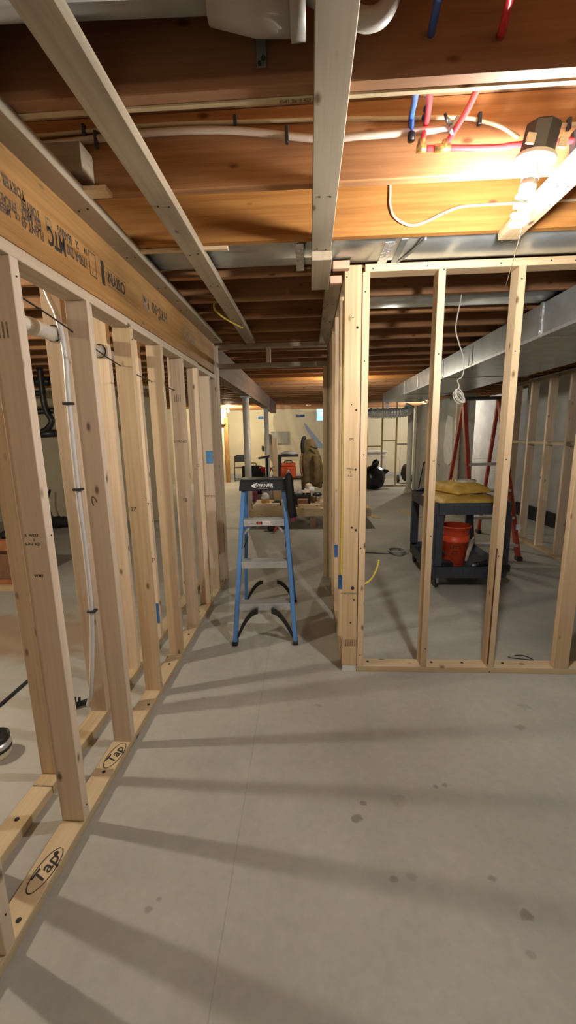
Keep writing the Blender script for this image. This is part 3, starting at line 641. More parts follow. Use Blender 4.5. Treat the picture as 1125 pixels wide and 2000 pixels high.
# black drain plumbing in the left room
ab = tag(empty('black_drain', (-3.25, 5.0, 1.5)), 'black plastic drain with a trap hanging in the left room', 'pipe')
tube('stack', [(-3.27, 5.0, 2.33), (-3.27, 5.0, 1.95), (-3.245, 5.0, 1.80), (-3.20, 5.0, 1.70), (-3.27, 5.0, 1.60), (-3.40, 5.0, 1.545)], 0.036, 'black_plastic', ab, 14)
tube('trap_end', [(-3.46, 5.0, 1.535), (-3.16, 5.0, 1.545)], 0.045, 'black_plastic', ab, 14, straight=True)
tube('arm', [(-4.2, 5.02, 2.06), (-3.27, 5.0, 2.03)], 0.034, 'black_plastic', ab, 14, straight=True)
tube('arm', [(-4.2, 5.06, 1.80), (-2.9, 5.06, 1.83)], 0.036, 'black_plastic', ab, 14, straight=True)
tag(tube('black_drain', [(-4.6, 5.3, 2.22), (-2.7, 5.3, 2.20)], 0.05, 'black_plastic', sides=14, straight=True), 'black horizontal pipe under the joists of the left room', 'pipe')
for i, x in enumerate((-4.36, -5.2, -3.5)):
    tag(board('wall_stud', (x, x + 0.089), (6.94, 6.978), (0, 2.3), 'pine'), ('pine stud against the cream left room wall next to the black drain', 'leftmost pine stud against the cream left room wall', 'pine stud against the cream left room wall nearest the corridor')[i], 'stud', 'studs on the left room wall')
# floor clutter in the left room
bkx = tag(empty('wooden_crate', (-3.25, 3.85, 0)), 'orange brown wooden crate with a recessed side on the left room floor', 'crate')
for x in ((-3.6, -3.55), (-2.99, -2.94)):
    for y in ((3.70, 3.75), (4.05, 4.10)): board('corner_post', x, y, (0, 0.42), 'brick_red', bkx)
board('rail', (-3.62, -2.92), (3.69, 4.11), (0.40, 0.50), 'terracotta', bkx); board('rail', (-3.55, -2.99), (3.71, 3.74), (0.0, 0.09), 'terracotta', bkx)
board('side_panel', (-3.55, -2.96), (3.76, 4.09), (0.02, 0.39), 'brown_box', bkx); board('skid', (-3.62, -2.90), (3.64, 3.695), (0.0, 0.05), 'plate', bkx)
blobmesh('dark_cloth', 'black_matte', None, (-3.05, 3.85, 0.535), (0.10, 0.10, 0.04), 2, 0.3, flat=0.8); tag(bpy.data.objects['dark_cloth'], 'small dark crumpled cloth on the orange crate', 'cloth')
tag(board('straight_edge', (-1.765, -1.742), (1.35, 2.19), (0.0, 0.010), 'black_matte'), 'dark metal bar lying on the dusty left floor', 'bar')
tr = tag(empty('tape_roll', (-1.50, 1.60, 0)), 'roll with black and silver bands standing on the dusty floor at left edge', 'roll')
lathe('core', [(0.0, 0.0), (0.062, 0.0), (0.064, 0.006), (0.064, 0.04), (0.0, 0.04)], 'cream_cable', tr, (-1.50, 1.60, 0))
lathe('silver_band', [(0.0, 0.04), (0.066, 0.04), (0.068, 0.046), (0.068, 0.075), (0.0, 0.075)], 'aluminium', tr, (-1.50, 1.60, 0))
lathe('black_band', [(0.030, 0.0755), (0.062, 0.0755), (0.066, 0.08), (0.064, 0.10), (0.050, 0.108), (0.030, 0.108)], 'black_plastic', tr, (-1.50, 1.60, 0))
lathe('black_rim', [(0.064, 0.036), (0.0695, 0.036), (0.0695, 0.05), (0.064, 0.05)], 'black_plastic', tr, (-1.50, 1.60, 0))
bw = tag(empty('work_boot', (-4.25, 6.5, 0)), 'black boot shaped bag standing by the left room wall', 'bag')
blobmesh('body', 'black_matte', bw, (-4.25, 6.5, 0.09), (0.20, 0.13, 0.10), 4, 0.25, flat=0.9)
tube('strap', [(-4.35, 6.5, 0.15), (-4.45, 6.55, 0.40), (-4.47, 6.7, 0.62)], 0.018, 'black_matte', bw)
# ------------------------------------------------------------------ blue step ladder in the corridor
L = empty('step_ladder', (-0.3275, 2.67, 0), rz=math.radians(2.5), local=True)
tag(L, 'blue fibreglass step ladder with a black top standing open in the corridor', 'ladder')
def rail(bm, a, b, w_, d_):
    """rectangular bar from a to b (w across x, d across y)"""
    a = Vector(a); b = Vector(b); vs = []
    for p in (a, b):
        vs.append([bm.verts.new(p + Vector((sx * w_ / 2, sy * d_ / 2, 0))) for sx, sy in ((-1, -1), (1, -1), (1, 1), (-1, 1))])
    for k in range(4): bm.faces.new((vs[0][k], vs[0][(k + 1) % 4], vs[1][(k + 1) % 4], vs[1][k]))
    bm.faces.new(vs[0][::-1]); bm.faces.new(vs[1])
def bar(name, a, b, w_, d_, mat, parent):
    bm = bmesh.new(); o0 = Vector(a); rail(bm, (0, 0, 0), Vector(b) - o0, w_, d_); 
    bmesh.ops.bevel(bm, geom=list(bm.edges), offset=min(w_, d_) * 0.12, segments=1, affect='EDGES')
    return meshobj(name, bm_mesh(name, bm), mat, parent, a)
HB, HT, ZT = 0.215, 0.148, 1.10
def fx_(z): return HB + (HT - HB) * z / ZT
def fy_(z): return 0.30 * z / ZT
for s in (-1, 1):
    bar('front_rail', (s * HB, 0, 0.025), (s * HT, 0.30, ZT), 0.030, 0.060, 'ladder_blue', L)
    bar('rear_rail', (s * (HB + 0.005), 0.74, 0.02), (s * (HT - 0.01), 0.37, ZT), 0.026, 0.040, 'ladder_blue', L)
    box('foot', (s * HB - 0.019, s * HB + 0.019), (-0.036, 0.034), (0, 0.03), 'black_plastic', L, 0.004)
    box('foot', (s * (HB + .005) - 0.016, s * (HB + .005) + 0.016), (0.715, 0.765), (0, 0.024), 'black_plastic', L, 0.004)
    # black curved braces from the rail feet up towards the middle, front and rear
    for (y0, zt, xm, nm) in ((0.012, 0.262, 0.048, 'front_brace'), (0.725, 0.215, 0.062, 'rear_brace')):
        outer = []; inner = []
        for k in range(9):
            u = k / 8; x = s * (HB - 0.014 - (HB - 0.014 - xm) * u); z = 0.06 + (zt - 0.06) * math.sin(u * math.pi / 2) ** 0.85
            outer.append((x, z)); inner.append((x, max(z - 0.05 + 0.016 * u, 0.03) if u > 0 else 0.03))
        prism(nm, outer + inner[::-1], y0 - 0.013, y0 + 0.013, 'black_plastic', L, 'Y')
    bar('step_brace', (s * (fx_(0.76) - 0.014), fy_(0.76), 0.757), (s * (fx_(0.83) - 0.075), fy_(0.83), 0.828), 0.02, 0.012, 'aluminium_dull', L)
    bar('spreader', (s * (fx_(0.66) - 0.02), fy_(0.66) + 0.03, 0.66), (s * (fx_(0.66) - 0.02), 0.52, 0.66), 0.006, 0.02, 'aluminium_dull', L)
for i, z in enumerate((0.285, 0.575, 0.868)):
    hw = fx_(z) - 0.014; y = fy_(z)
    stp = box('step', (-hw, hw), (y - 0.036, y + 0.048), (z - 0.006, z), 'aluminium_dull', L, 0.001)
    box('step_front', (-hw, hw), (y - 0.040, y - 0.034), (z - 0.048, z + 0.001), 'aluminium', stp, 0.001)
    box('step_back', (-hw, hw), (y + 0.042, y + 0.048), (z - 0.04, z - 0.006), 'aluminium', stp, 0.001)
    for k in range(9): box('tread_rib', (-hw + 0.004, hw - 0.004), (y - 0.032 + k * 0.009, y - 0.029 + k * 0.009), (z - 0.001, z + 0.0025), 'aluminium_dull', stp)
    for sx in (-0.05, 0.06) if i == 0 else ((-hw * 0.6, hw * 0.6) if i == 2 else ()):
        lathe('rivet', [(0, 0), (0.004, 0), (0.003, 0.002), (0, 0.003)], 'aluminium_dull', stp, (sx, y - 0.040, z - 0.024), (math.pi / 2, 0, 0), n=8)
y = fy_(0.868); z = 0.868
lab = box('warning_label', (-0.055, 0.045), (y - 0.0412, y - 0.0402), (z - 0.037, z - 0.010), 'white_ink', L)
box('label_mark', (-0.055, -0.010), (y - 0.0418, y - 0.0410), (z - 0.035, z - 0.012), 'black_ink', lab); box('label_mark', (-0.045, -0.022), (y - 0.0424, y - 0.0416), (z - 0.030, z - 0.018), 'red_ink', lab)
text('label_print', 'DANGER', 0.010, 'red_ink', lab, (0.018, y - 0.0416, z - 0.019), (1, 0, 0), (0, 0, 1), 0.0002); text('label_print', 'STEP LADDER', 0.007, 'black_ink', lab, (0.018, y - 0.0416, z - 0.030), (1, 0, 0), (0, 0, 1), 0.0002)
# black moulded top cap
prism('top_cap', [(-0.178, 1.075), (0.178, 1.075), (0.170, 1.148), (-0.170, 1.148)], 0.235, 0.43, 'navy_cap', L, 'Y', bev=0.005)
box('cap_rim', (-0.168, 0.168), (0.24, 0.425), (1.148, 1.158), 'navy_cap', L, 0.003)
for x in (-0.165, 0.155): lathe('cap_stud', [(0, 0), (0.010, 0), (0.008, 0.008), (0, 0.009)], 'aluminium', L, (x, 0.27, 1.156), n=10)
text('logo_lettering', 'WERNER', 0.034, 'white_ink', L, (0.0, 0.2335, 1.113), (1, 0, 0), (0, 0, 1), 0.0006, sx=1.05, shear=0.15)
def swoosh(): 
    bm = bmesh.new(); vs = []
    for k in range(41):
        q = math.radians(35 + 300 * k / 40); th = 0.0015 + 0.0055 * max(0, math.cos(q - math.pi)) ** 1.5
        vs.append((bm.verts.new(((0.084) * math.cos(q), 0, 0.0225 * math.sin(q))), bm.verts.new(((0.084 - th * 2.6) * math.cos(q), 0, (0.0225 - th * 0.55) * math.sin(q)))))
    for a, b in zip(vs, vs[1:]): bm.faces.new((a[0], b[0], b[1], a[1]))
    return bm_mesh('logo_ellipse', bm)
meshobj('logo_ellipse', swoosh(), 'white_ink', L, (0.0, 0.2338, 1.113))
# dark tool sleeve hung on the right of the ladder's top
tp = tag(empty('tool_sleeve', (-0.150, 2.93, 0.9)), 'black cloth tool sleeve hanging from the right end of the ladder top', 'pouch')
bm = bmesh.new(); sweep(bm, smoothpts([(-0.152, 2.895, 1.205), (-0.150, 2.895, 1.17), (-0.143, 2.89, 1.06), (-0.130, 2.885, 0.93), (-0.122, 2.885, 0.885)], 5), [0.012] + [0.012 + 0.020 * min(1, k / 5) for k in range(20)], 10)
meshobj('sleeve', bm_mesh('sleeve', bm, True), 'black_matte', tp)
tube('hook', [(-0.165, 2.90, 1.19), (-0.152, 2.895, 1.225), (-0.138, 2.90, 1.19)], 0.005, 'aluminium', tp, 6)
tag(tube('purple_handle', [(-0.124, 2.884, 0.90), (-0.116, 2.882, 0.855)], 0.021, 'pink', tp, 10, straight=True), 'dull purple grip')

# ------------------------------------------------------------------ utility cart in the right room
ct = empty('utility_cart', (1.50, 4.17, 0), local=True)
tag(ct, 'dark slate plastic utility cart with two trays behind the stud wall', 'cart')
X0, X1, Y0, Y1 = -0.345, 0.345, -0.46, 0.46
def tray(nm, zb, zt, lip):
    bm = bmesh.new(); bmesh.ops.create_cube(bm, size=1.0); bmesh.ops.scale(bm, vec=(X1 - X0, Y1 - Y0, zt - zb), verts=bm.verts)
    bmesh.ops.translate(bm, vec=(0, 0, (zb + zt) / 2), verts=bm.verts)
    top = max(bm.faces, key=lambda f: f.calc_center_median().z)
    bmesh.ops.bevel(bm, geom=[e for e in bm.edges if abs(e.verts[0].co.z - e.verts[1].co.z) > 0.01], offset=0.03, segments=3, affect='EDGES')
    top = max(bm.faces, key=lambda f: f.calc_center_median().z)
    r_ = bmesh.ops.inset_region(bm, faces=[top], thickness=0.022); bmesh.ops.translate(bm, vec=(0, 0, -lip), verts=top.verts)
    return meshobj(nm, bm_mesh(nm, bm), 'cart_plastic', ct)
tt = tray('top_tray', 0.725, 0.835, 0.05); tb = tray('bottom_tray', 0.115, 0.225, 0.06)
for zb in (0.735, 0.125):
    for k in range(6): box('tray_rib', (-0.30 + k * 0.115, -0.292 + k * 0.115), (Y0 - 0.004, Y0 + 0.002), (zb, zb + 0.09), 'cart_plastic', tt if zb > 0.5 else tb)
for sx in (-1, 1):
    for sy in (-1, 1):
        box('leg', (sx * 0.305 - 0.040, sx * 0.305 + 0.040), (sy * 0.425 - 0.032, sy * 0.425 + 0.032), (0.222, 0.728), 'cart_plastic', ct, 0.012, 2)
        c = box('caster', (sx * 0.29 - 0.012, sx * 0.29 + 0.012), (sy * 0.40 - 0.03, sy * 0.40 + 0.03), (0.05, 0.116), 'dull_metal', ct, 0.003)
        lathe('wheel', [(0, -0.016), (0.046, -0.016), (0.05, -0.010), (0.05, 0.010), (0.046, 0.016), (0, 0.016)], 'black_plastic', c, (sx * 0.29, sy * 0.40 + 0.02 , 0.05), (0, math.pi / 2, 0), n=18)
prism('push_handle', [(-0.30, 0.835), (0.30, 0.835), (0.25, 0.86), (-0.25, 0.86)], 0.40, 0.44, 'cart_plastic', ct, 'Y', bev=0.006)
# things on the cart
def sack(label, loc, sx, sy, sz, rz, seed):
    from mathutils import noise as N
    bm = bmesh.new(); n = 18; top = []; bot = []
    for i in range(n + 1):
        rt = []; rb = []
        for j in range(n + 1):
            u = 2 * i / n - 1; v = 2 * j / n - 1
            e = max(0.0, (1 - abs(u) ** 3.5)) * max(0.0, (1 - abs(v) ** 3.5)); pin = 1 - 0.05 * (1 - u * u) - 0.0
            k = N.noise(Vector((u * 2.2 + seed, v * 2.2, seed * 1.7))) + 0.5 * N.noise(Vector((u * 6 + seed, v * 5, 3.0)))
            x = u * sx * (1 - 0.06 * (1 - v * v) * 0) * (1 + 0.03 * k); y = v * sy * pin
            h = sz * (e ** 0.45) * (1 + 0.22 * k) + 0.012
            rt.append(bm.verts.new((x, y, h + 0.006))); rb.append(bm.verts.new((x, y, 0.0 if e > 0.05 else 0.008)))
        top.append(rt); bot.append(rb)
    for i in range(n):
        for j in range(n):
            bm.faces.new((top[i][j], top[i + 1][j], top[i + 1][j + 1], top[i][j + 1])); bm.faces.new((bot[i][j], bot[i][j + 1], bot[i + 1][j + 1], bot[i + 1][j]))
    for i in range(n):
        bm.faces.new((top[i][0], bot[i][0], bot[i + 1][0], top[i + 1][0])); bm.faces.new((top[i][n], top[i + 1][n], bot[i + 1][n], bot[i][n]))
        bm.faces.new((top[0][i], top[0][i + 1], bot[0][i + 1], bot[0][i])); bm.faces.new((top[n][i], bot[n][i], bot[n][i + 1], top[n][i + 1]))
    o = meshobj('mortar_sack', bm_mesh('mortar_sack', bm, True), 'mustard_bag', None, loc, (0, 0, rz)); tag(o, label, 'sack'); return o
sack('large mustard yellow sack lying flat on the cart top', (1.505, 4.08, 0.788), 0.295, 0.36, 0.070, 0.03, 2.0)
sack('smaller rumpled yellow sack on top of the large sack', (1.52, 4.20, 0.875), 0.205, 0.25, 0.085, 0.35, 6.0)
blobmesh('clear_bag', 'clear_bag', None, (1.56, 4.12, 0.985), (0.11, 0.07, 0.022), 8, 0.3, 3.0, flat=0.7); tag(bpy.data.objects['clear_bag'], 'crinkled clear plastic bag on the mustard sack', 'bag')
lathe('plastic_bottle', [(0, 0), (0.035, 0), (0.037, 0.01), (0.037, 0.09), (0.015, 0.12), (0.015, 0.14), (0, 0.14)], 'clear_bag', None, (1.70, 4.50, 0.90), (math.pi / 2, 0, 0.6)); tag(bpy.data.objects['plastic_bottle'], 'clear plastic bottle lying behind the sacks on the cart', 'bottle')
bk = empty('orange_bucket', (1.44, 4.00, 0.166), local=True); tag(bk, 'orange plastic bucket holding a second bucket on the lower cart tray', 'bucket')
lathe('outer_bucket', [(0, 0), (0.100, 0), (0.104, 0.004), (0.128, 0.24), (0.138, 0.245), (0.138, 0.262), (0.132, 0.27), (0.134, 0.31), (0.129, 0.31), (0.125, 0.24), (0.099, 0.012), (0, 0.012)], 'bucket_orange', bk, n=32)
lathe('inner_bucket', [(0.122, 0.30), (0.140, 0.385), (0.150, 0.39), (0.150, 0.40), (0.140, 0.402), (0.118, 0.28), (0, 0.27)], 'bucket_orange', bk, n=32)
def curved(body, size, zc, rad):
    cu = text('bucket_print', body, size, 'black_ink', bk, (0, 0, zc), (1, 0, 0), (0, 0, 1), 0.0004)
    for v in cu.data.vertices:
        a = v.co.x / rad - 0.25; v.co.x = (rad) * math.sin(a); v.co.y = -(rad) * math.cos(a) + v.co.y
curved("LET'S", 0.045, 0.200, 0.1262); curved('DO', 0.032, 0.160, 0.1222); curved('THIS', 0.032, 0.130, 0.1192)
tube('handle', [(-0.139, 0.0, 0.255), (-0.152, -0.05, 0.20), (-0.135, -0.08, 0.15), (-0.06, -0.135, 0.10)], 0.004, 'black_plastic', bk, 6)
tag(box('teal_container', (1.215, 1.295), (3.93, 4.05), (0.166, 0.30), 'teal', None, 0.012, 2), 'teal plastic container beside the orange bucket', 'container')
tag(box('black_case', (1.205, 1.36), (3.765, 3.88), (0.166, 0.25), 'black_plastic', None, 0.008, 2), 'flat black case at the near corner of the lower tray', 'case')
dl = empty('power_drill', (1.70, 3.86, 0.166), rz=0.4, local=True); tag(dl, 'black power tool lying on the lower cart tray', 'tool')
tube('motor_housing', [(-0.12, 0, 0.045), (0.03, 0, 0.05), (0.09, 0, 0.05)], [0.030] * 6 + [0.038] * 6 + [0.03], 'black_plastic', dl, 12)
tube('chuck', [(-0.17, 0, 0.042), (-0.12, 0, 0.045)], 0.018, 'dull_metal', dl, 10, straight=True)
prism('grip', [(0.02, -0.02), (0.06, -0.02), (0.09, -0.13), (0.04, -0.13)], 0.03, 0.065, 'black_plastic', dl, 'Z', bev=0.006)
box('battery', (0.02, 0.11), (-0.19, -0.13), (0.0, 0.075), 'black_plastic', dl, 0.008)
tb2 = empty('caulk_tube', (1.60, 4.03, 0.17), rz=0.5, local=True); tag(tb2, 'caulk tube leaning between bucket and power tool', 'tube')
tube('barrel', [(-0.08, -0.02, 0.03), (0.10, 0.05, 0.20)], 0.025, 'paper', tb2, 12, straight=True); tube('nozzle', [(0.10, 0.05, 0.20), (0.135, 0.064, 0.235)], [0.012, 0.004], 'white_plastic', tb2, 8, straight=True)
tag(box('paper_scrap', (1.64, 1.74), (3.745, 3.80), (0.1665, 0.170), 'white_ink'), 'white paper scrap at the front of the lower tray', 'paper')

# ------------------------------------------------------------------ red step ladder
RL = empty('red_step_ladder', (2.1, 5.2, 0)); tag(RL, 'red fibreglass step ladder standing open behind the utility cart', 'ladder')
apL, apR = (1.85, 5.10, 1.84), (2.30, 5.20, 1.87)
fL, fR, bL, bR = (1.90, 4.66, 0.0), (2.40, 4.62, 0.0), (1.90, 5.85, 0.0), (2.48, 5.95, 0.0)
def lerp(a, b, u): return tuple(p + (q - p) * u for p, q in zip(a, b))
for nm, f_, a_ in (('front_rail', fL, apL), ('front_rail', fR, apR), ('rear_rail', bL, apL), ('rear_rail', bR, apR)):
    bar(nm, lerp(f_, a_, 0.015), a_, 0.045 if nm[0] == 'f' else 0.038, 0.07 if nm[0] == 'f' else 0.045, 'ladder_red', RL)
    box('foot', (f_[0] - .03, f_[0] + .03), (f_[1] - .045, f_[1] + .045), (0, 0.05), 'black_plastic', RL, 0.006)
for u in (0.10, 0.265, 0.43, 0.595):
    a = lerp(fL, apL, u); b = lerp(fR, apR, u)
    zz = (a[2] + b[2]) / 2; bm = bmesh.new(); c0 = Vector(((a[0] + b[0]) / 2, (a[1] + b[1]) / 2, zz))
    A = Vector(a) - c0; B = Vector(b) - c0; A.z = B.z = 0
    vs = [[bm.verts.new(P + Vector((0, dy, dz))) for dy, dz in ((-0.045, -0.03), (0.045, -0.03), (0.045, 0), (-0.045, 0))] for P in (A, B)]
    for k in range(4): bm.faces.new((vs[0][k], vs[0][(k + 1) % 4], vs[1][(k + 1) % 4], vs[1][k]))
    bm.faces.new(vs[0][::-1]); bm.faces.new(vs[1]); meshobj('step', bm_mesh('step', bm), 'aluminium', RL, c0)
for u in (0.3, 0.6): bar('rear_crossbar', lerp(bL, apL, u), tuple(Vector(lerp(bR, apR, u))), 0.03, 0.02, 'aluminium_dull', RL)
box('ladder_top', (1.80, 2.36), (5.05, 5.27), (1.845, 1.875), 'black_plastic', RL, 0.008)
for s_ in (0, 1): bar('spreader', lerp((fL, fR)[s_], (apL, apR)[s_], 0.5), lerp((bL, bR)[s_], (apL, apR)[s_], 0.5), 0.006, 0.025, 'aluminium', RL)
tag(box('foot_sticker', (2.345, 2.395), (4.622, 4.627), (0.36, 0.42), 'white_ink', RL), 'bright white sticker')

# ------------------------------------------------------------------ hanging coiled white wire
hw = tag(empty('coiled_wire', (1.03, 3.0, 1.72)), 'white wire hanging from the duct bay with its end coiled up', 'wire')
tube('lead', [(0.985, 2.86, 2.36), (1.005, 2.95, 2.30), (1.003, 3.0, 2.17), (1.03, 3.0, 2.07), (1.067, 3.0, 1.972), (1.073, 3.0, 1.89), (1.063, 3.0, 1.845), (1.036, 3.0, 1.825), (1.049, 3.0, 1.785), (1.043, 3.0, 1.755)], 0.0042, 'white_plastic', hw, 6)
for k in range(7):
    a = 0.45 + random.uniform(-.16, .16); ra = 0.026 + 0.004 * (k % 3); rb_ = 0.050 - 0.005 * (k % 4); ox, oz = random.uniform(-.005, .005), random.uniform(-.008, .008)
    pts = []
    for j in range(25):
        q = 2 * math.pi * j / 24; u = ra * math.cos(q); v = rb_ * math.sin(q)
        pts.append((1.053 + ox + u * math.cos(a) + v * math.sin(a), 3.0 + 0.005 * (k - 3), 1.712 + oz - u * math.sin(a) * 0.6 + v * math.cos(a) * -1))
    tube('coil', pts, 0.004, 'white_plastic', hw, 6, straight=True)
# yellow cable poking out of the right corridor wall, and its run down the studs
yc = tag(empty('yellow_cable', (0.24, 2.75, 0.5)), 'yellow electrical cable curling out of the right corridor wall', 'cable')
tube('run', [(0.226, 2.700, 2.28), (0.222, 2.705, 1.6), (0.219, 2.704, 0.9), (0.215, 2.700, 0.62), (0.218, 2.695, 0.52), (0.26, 2.66, 0.46), (0.349, 2.60, 0.482), (0.385, 2.60, 0.492), (0.42, 2.60, 0.535), (0.445, 2.60, 0.60), (0.454, 2.60, 0.648)], 0.0065, 'yellow_cable', yc)
tube('tail', [(0.225, 2.70, 0.66), (0.24, 2.68, 0.56), (0.29, 2.63, 0.50), (0.349, 2.605, 0.50), (0.365, 2.60, 0.507)], 0.005, 'yellow_cable', yc)
tag(tube('yellow_cable', [(-0.60, 2.95, 2.43), (-0.64, 2.93, 2.345), (-0.625, 2.98, 2.31), (-0.575, 3.12, 2.292), (-0.51, 3.32, 2.292)], 0.006, 'yellow_cable'), 'yellow cable looping below the joists left of the centre', 'cable')
# black cable tie on the floor by the bottom plate
tag(tube('cable_tie', [(1.30, 2.52, 0.004), (1.33, 2.50, 0.006), (1.40, 2.455, 0.022), (1.425, 2.45, 0.020), (1.435, 2.50, 0.006), (1.40, 2.54, 0.004), (1.35, 2.535, 0.004)], 0.003, 'black_plastic', sides=6), 'black cable tie lying on the floor behind the front bottom plate', 'cable tie')
tag(tube('floor_wire', [(0.44, 5.0, 0.004), (0.62, 5.02, 0.004), (0.62, 5.25, 0.004), (0.50, 5.9, 0.004)], 0.004, 'black_plastic', sides=6), 'thin dark wire on the floor seen between the first two studs', 'wire')
cc = tag(empty('cord_bundle', (1.08, 4.95, 0)), 'small bundle of pale cord on the floor beside the cart', 'cord')
for k in range(3):
    pts = [(1.08 + (0.08 + 0.012 * k) * math.cos(q), 4.95 + (0.16 - 0.02 * k) * math.sin(q), 0.008 + 0.012 * k) for q in (2 * math.pi * j / 16 for j in range(17))]
    tube('loop', pts, 0.007, 'aluminium_dull', cc, 6, straight=True)
tube('loose_end', [(1.08, 4.80, 0.006), (0.95, 4.88, 0.006), (0.55, 4.95, 0.006)], 0.005, 'black_plastic', cc, 6)
for i, (x, y, a) in enumerate(((1.12, 7.35, 0.25), (1.85, 7.4, 0.35))):
    o = tag(board('floor_board', (x - 0.06, x + 0.06), (y - 0.30, y + 0.30), (0, 0.012), 'plate'), ('narrow scrap board on the floor ahead of the first stud gap', 'narrow scrap board on the floor beyond the cart')[i], 'board', 'scrap boards on the floor'); o.rotation_euler.z = a

# ------------------------------------------------------------------ framing and walls of the right room
wq = tag(empty('wall_right_room', (2.88, 4.5, 0)), 'dim stud wall with blocking along the right room', kind='structure')
XQ = (2.84, 2.929)
board('bottom_plate', XQ, (2.43, 6.3), (0, T), 'plate', wq); board('top_plate', XQ, (2.43, 6.3), (2.07, 2.108), 'pine_gray', wq)
ys = [2.75, 3.16, 3.56, 3.97, 4.38, 4.70, 5.10, 5.50, 5.92]
for y in ys: board('stud', XQ, (y, y + T), (T, 2.07), 'pine', wq)
for a, b in zip(ys, ys[1:]): board('blocking', XQ, (a + T + 0.001, b - 0.001), (1.30, 1.338), 'pine_gray', wq)
tag(box('wall_right_back', (3.75, 3.85), (2.43, 7.4), (0.0, 2.33), 'gray_wall'), 'blue grey wall behind the dim stud wall', kind='structure')
tag(box('baseboard_right', (3.70, 3.749), (2.43, 7.4), (0, 0.22), 'black_matte'), 'dark strip at the foot of the grey right wall', kind='structure')
tag(box('wall_foundation', (2.60, 2.85), (7.3, 10.4), (0, 2.11), 'foundation'), 'pale foundation wall with black sprayed marks', kind='structure')
tag(board('furring_strip', (2.52, 2.598), (7.25, 7.298), (0.0, 2.09), 'pine'), 'pale upright strip at the near end of the foundation wall', 'stud')
tag(prism('insulation_scrap', [(7.55, 0.95), (7.72, 0.86), (7.95, 0.90), (8.05, 1.2), (8.0, 1.6), (7.9, 1.78), (7.66, 1.74), (7.6, 1.4)], 2.585, 2.599, 'dust_white', None, 'X'), 'ragged pale insulation scrap stuck on the foundation wall', 'insulation')
c = tag(empty('white_column', (2.46, 10.2, 0)), 'white round column with a taped foot beside the foundation wall', 'column')
lathe('pipe', [(0, 0.05), (0.065, 0.05), (0.065, 2.12), (0, 2.12)], 'white_plastic', c, (2.46, 10.2, 0))
lathe('taped_foot', [(0, 0), (0.13, 0), (0.12, 0.03), (0.075, 0.10), (0.066, 0.12), (0, 0.12)], 'paper', c, (2.46, 10.2, 0), n=12)
tag(tube('shovel_handle', [(2.50, 9.5, 0.0), (2.56, 9.3, 0.75), (2.59, 9.28, 0.80)], 0.014, 'black_plastic', sides=8), 'thin dark handle leaning on the foundation wall', 'handle')
# thin far partition
wp2 = tag(empty('wall_partition_far', (2.0, 11.5, 0)), 'light open stud partition at the far right', kind='structure')
board('bottom_plate', (0.9, 2.75), (11.46, 11.55), (0, T), 'plate', wp2); board('top_plate', (0.9, 2.75), (11.46, 11.55), (2.30, 2.338), 'pine_gray', wp2)
xs = [1.16, 1.57, 1.99, 2.38]
for x in xs: board('stud', (x, x + T), (11.46, 11.55), (T, 2.30), 'plate', wp2)
for (a, b, z) in ((1.57, 1.99, 1.10), (1.99, 2.38, 1.25), (2.38, 2.75, 1.15)): board('blocking', (a + T + .001, b - .001), (11.46, 11.55), (z, z + T), 'plate', wp2)
gb = tag(empty('garbage_bag', (1.70, 10.95, 0)), 'full black garbage bag with a knotted top on the floor', 'bag')
blobmesh('bag', 'garbage_bag', gb, (1.68, 10.95, 0.285), (0.34, 0.26, 0.33), 11, 0.22, 2.2, flat=0.86)
blobmesh('knot', 'garbage_bag', gb, (1.74, 10.93, 0.66), (0.09, 0.05, 0.13), 13, 0.4, 2.5, rot=(0, 0.5, 0)); blobmesh('ear', 'garbage_bag', gb, (1.97, 10.9, 0.46), (0.12, 0.04, 0.07), 14, 0.4, 2.5, rot=(0, -0.3, 0))
tbn = tag(empty('white_table', (1.75, 12.9, 0)), 'white table standing behind the far partition', 'table')
box('table_top', (1.1, 2.35), (12.5, 13.3), (0.90, 0.95), 'dust_white', tbn, 0.01)
box('apron', (1.15, 2.3), (12.53, 12.56), (0.78, 0.899), 'dust_white', tbn)
for x in (1.15, 2.24):
    for y in (12.55, 13.2): box('leg', (x, x + .06), (y, y + .06), (0, 0.899), 'dust_white', tbn)
ht = tag(empty('hand_truck', (2.75, 12.2, 0)), 'small dark hand truck standing beyond the far partition', 'hand truck')
tube('frame', [(2.68, 12.2, 0.1), (2.70, 12.3, 1.05), (2.75, 12.33, 1.12), (2.95, 12.33, 1.12), (3.0, 12.3, 1.05), (3.02, 12.2, 0.1)], 0.016, 'aluminium', ht, 8)
for x in (2.66, 3.04): lathe('wheel', [(0, -0.03), (0.11, -0.03), (0.12, 0), (0.11, 0.03), (0, 0.03)], 'black_plastic', ht, (x, 12.32, 0.12), (0, math.pi / 2, 0), n=18)
box('toe_plate', (2.66, 3.04), (11.98, 12.2), (0.015, 0.03), 'dull_metal', ht); blobmesh('load', 'black_matte', ht, (2.85, 12.18, 0.32), (0.14, 0.10, 0.26), 3, 0.2)
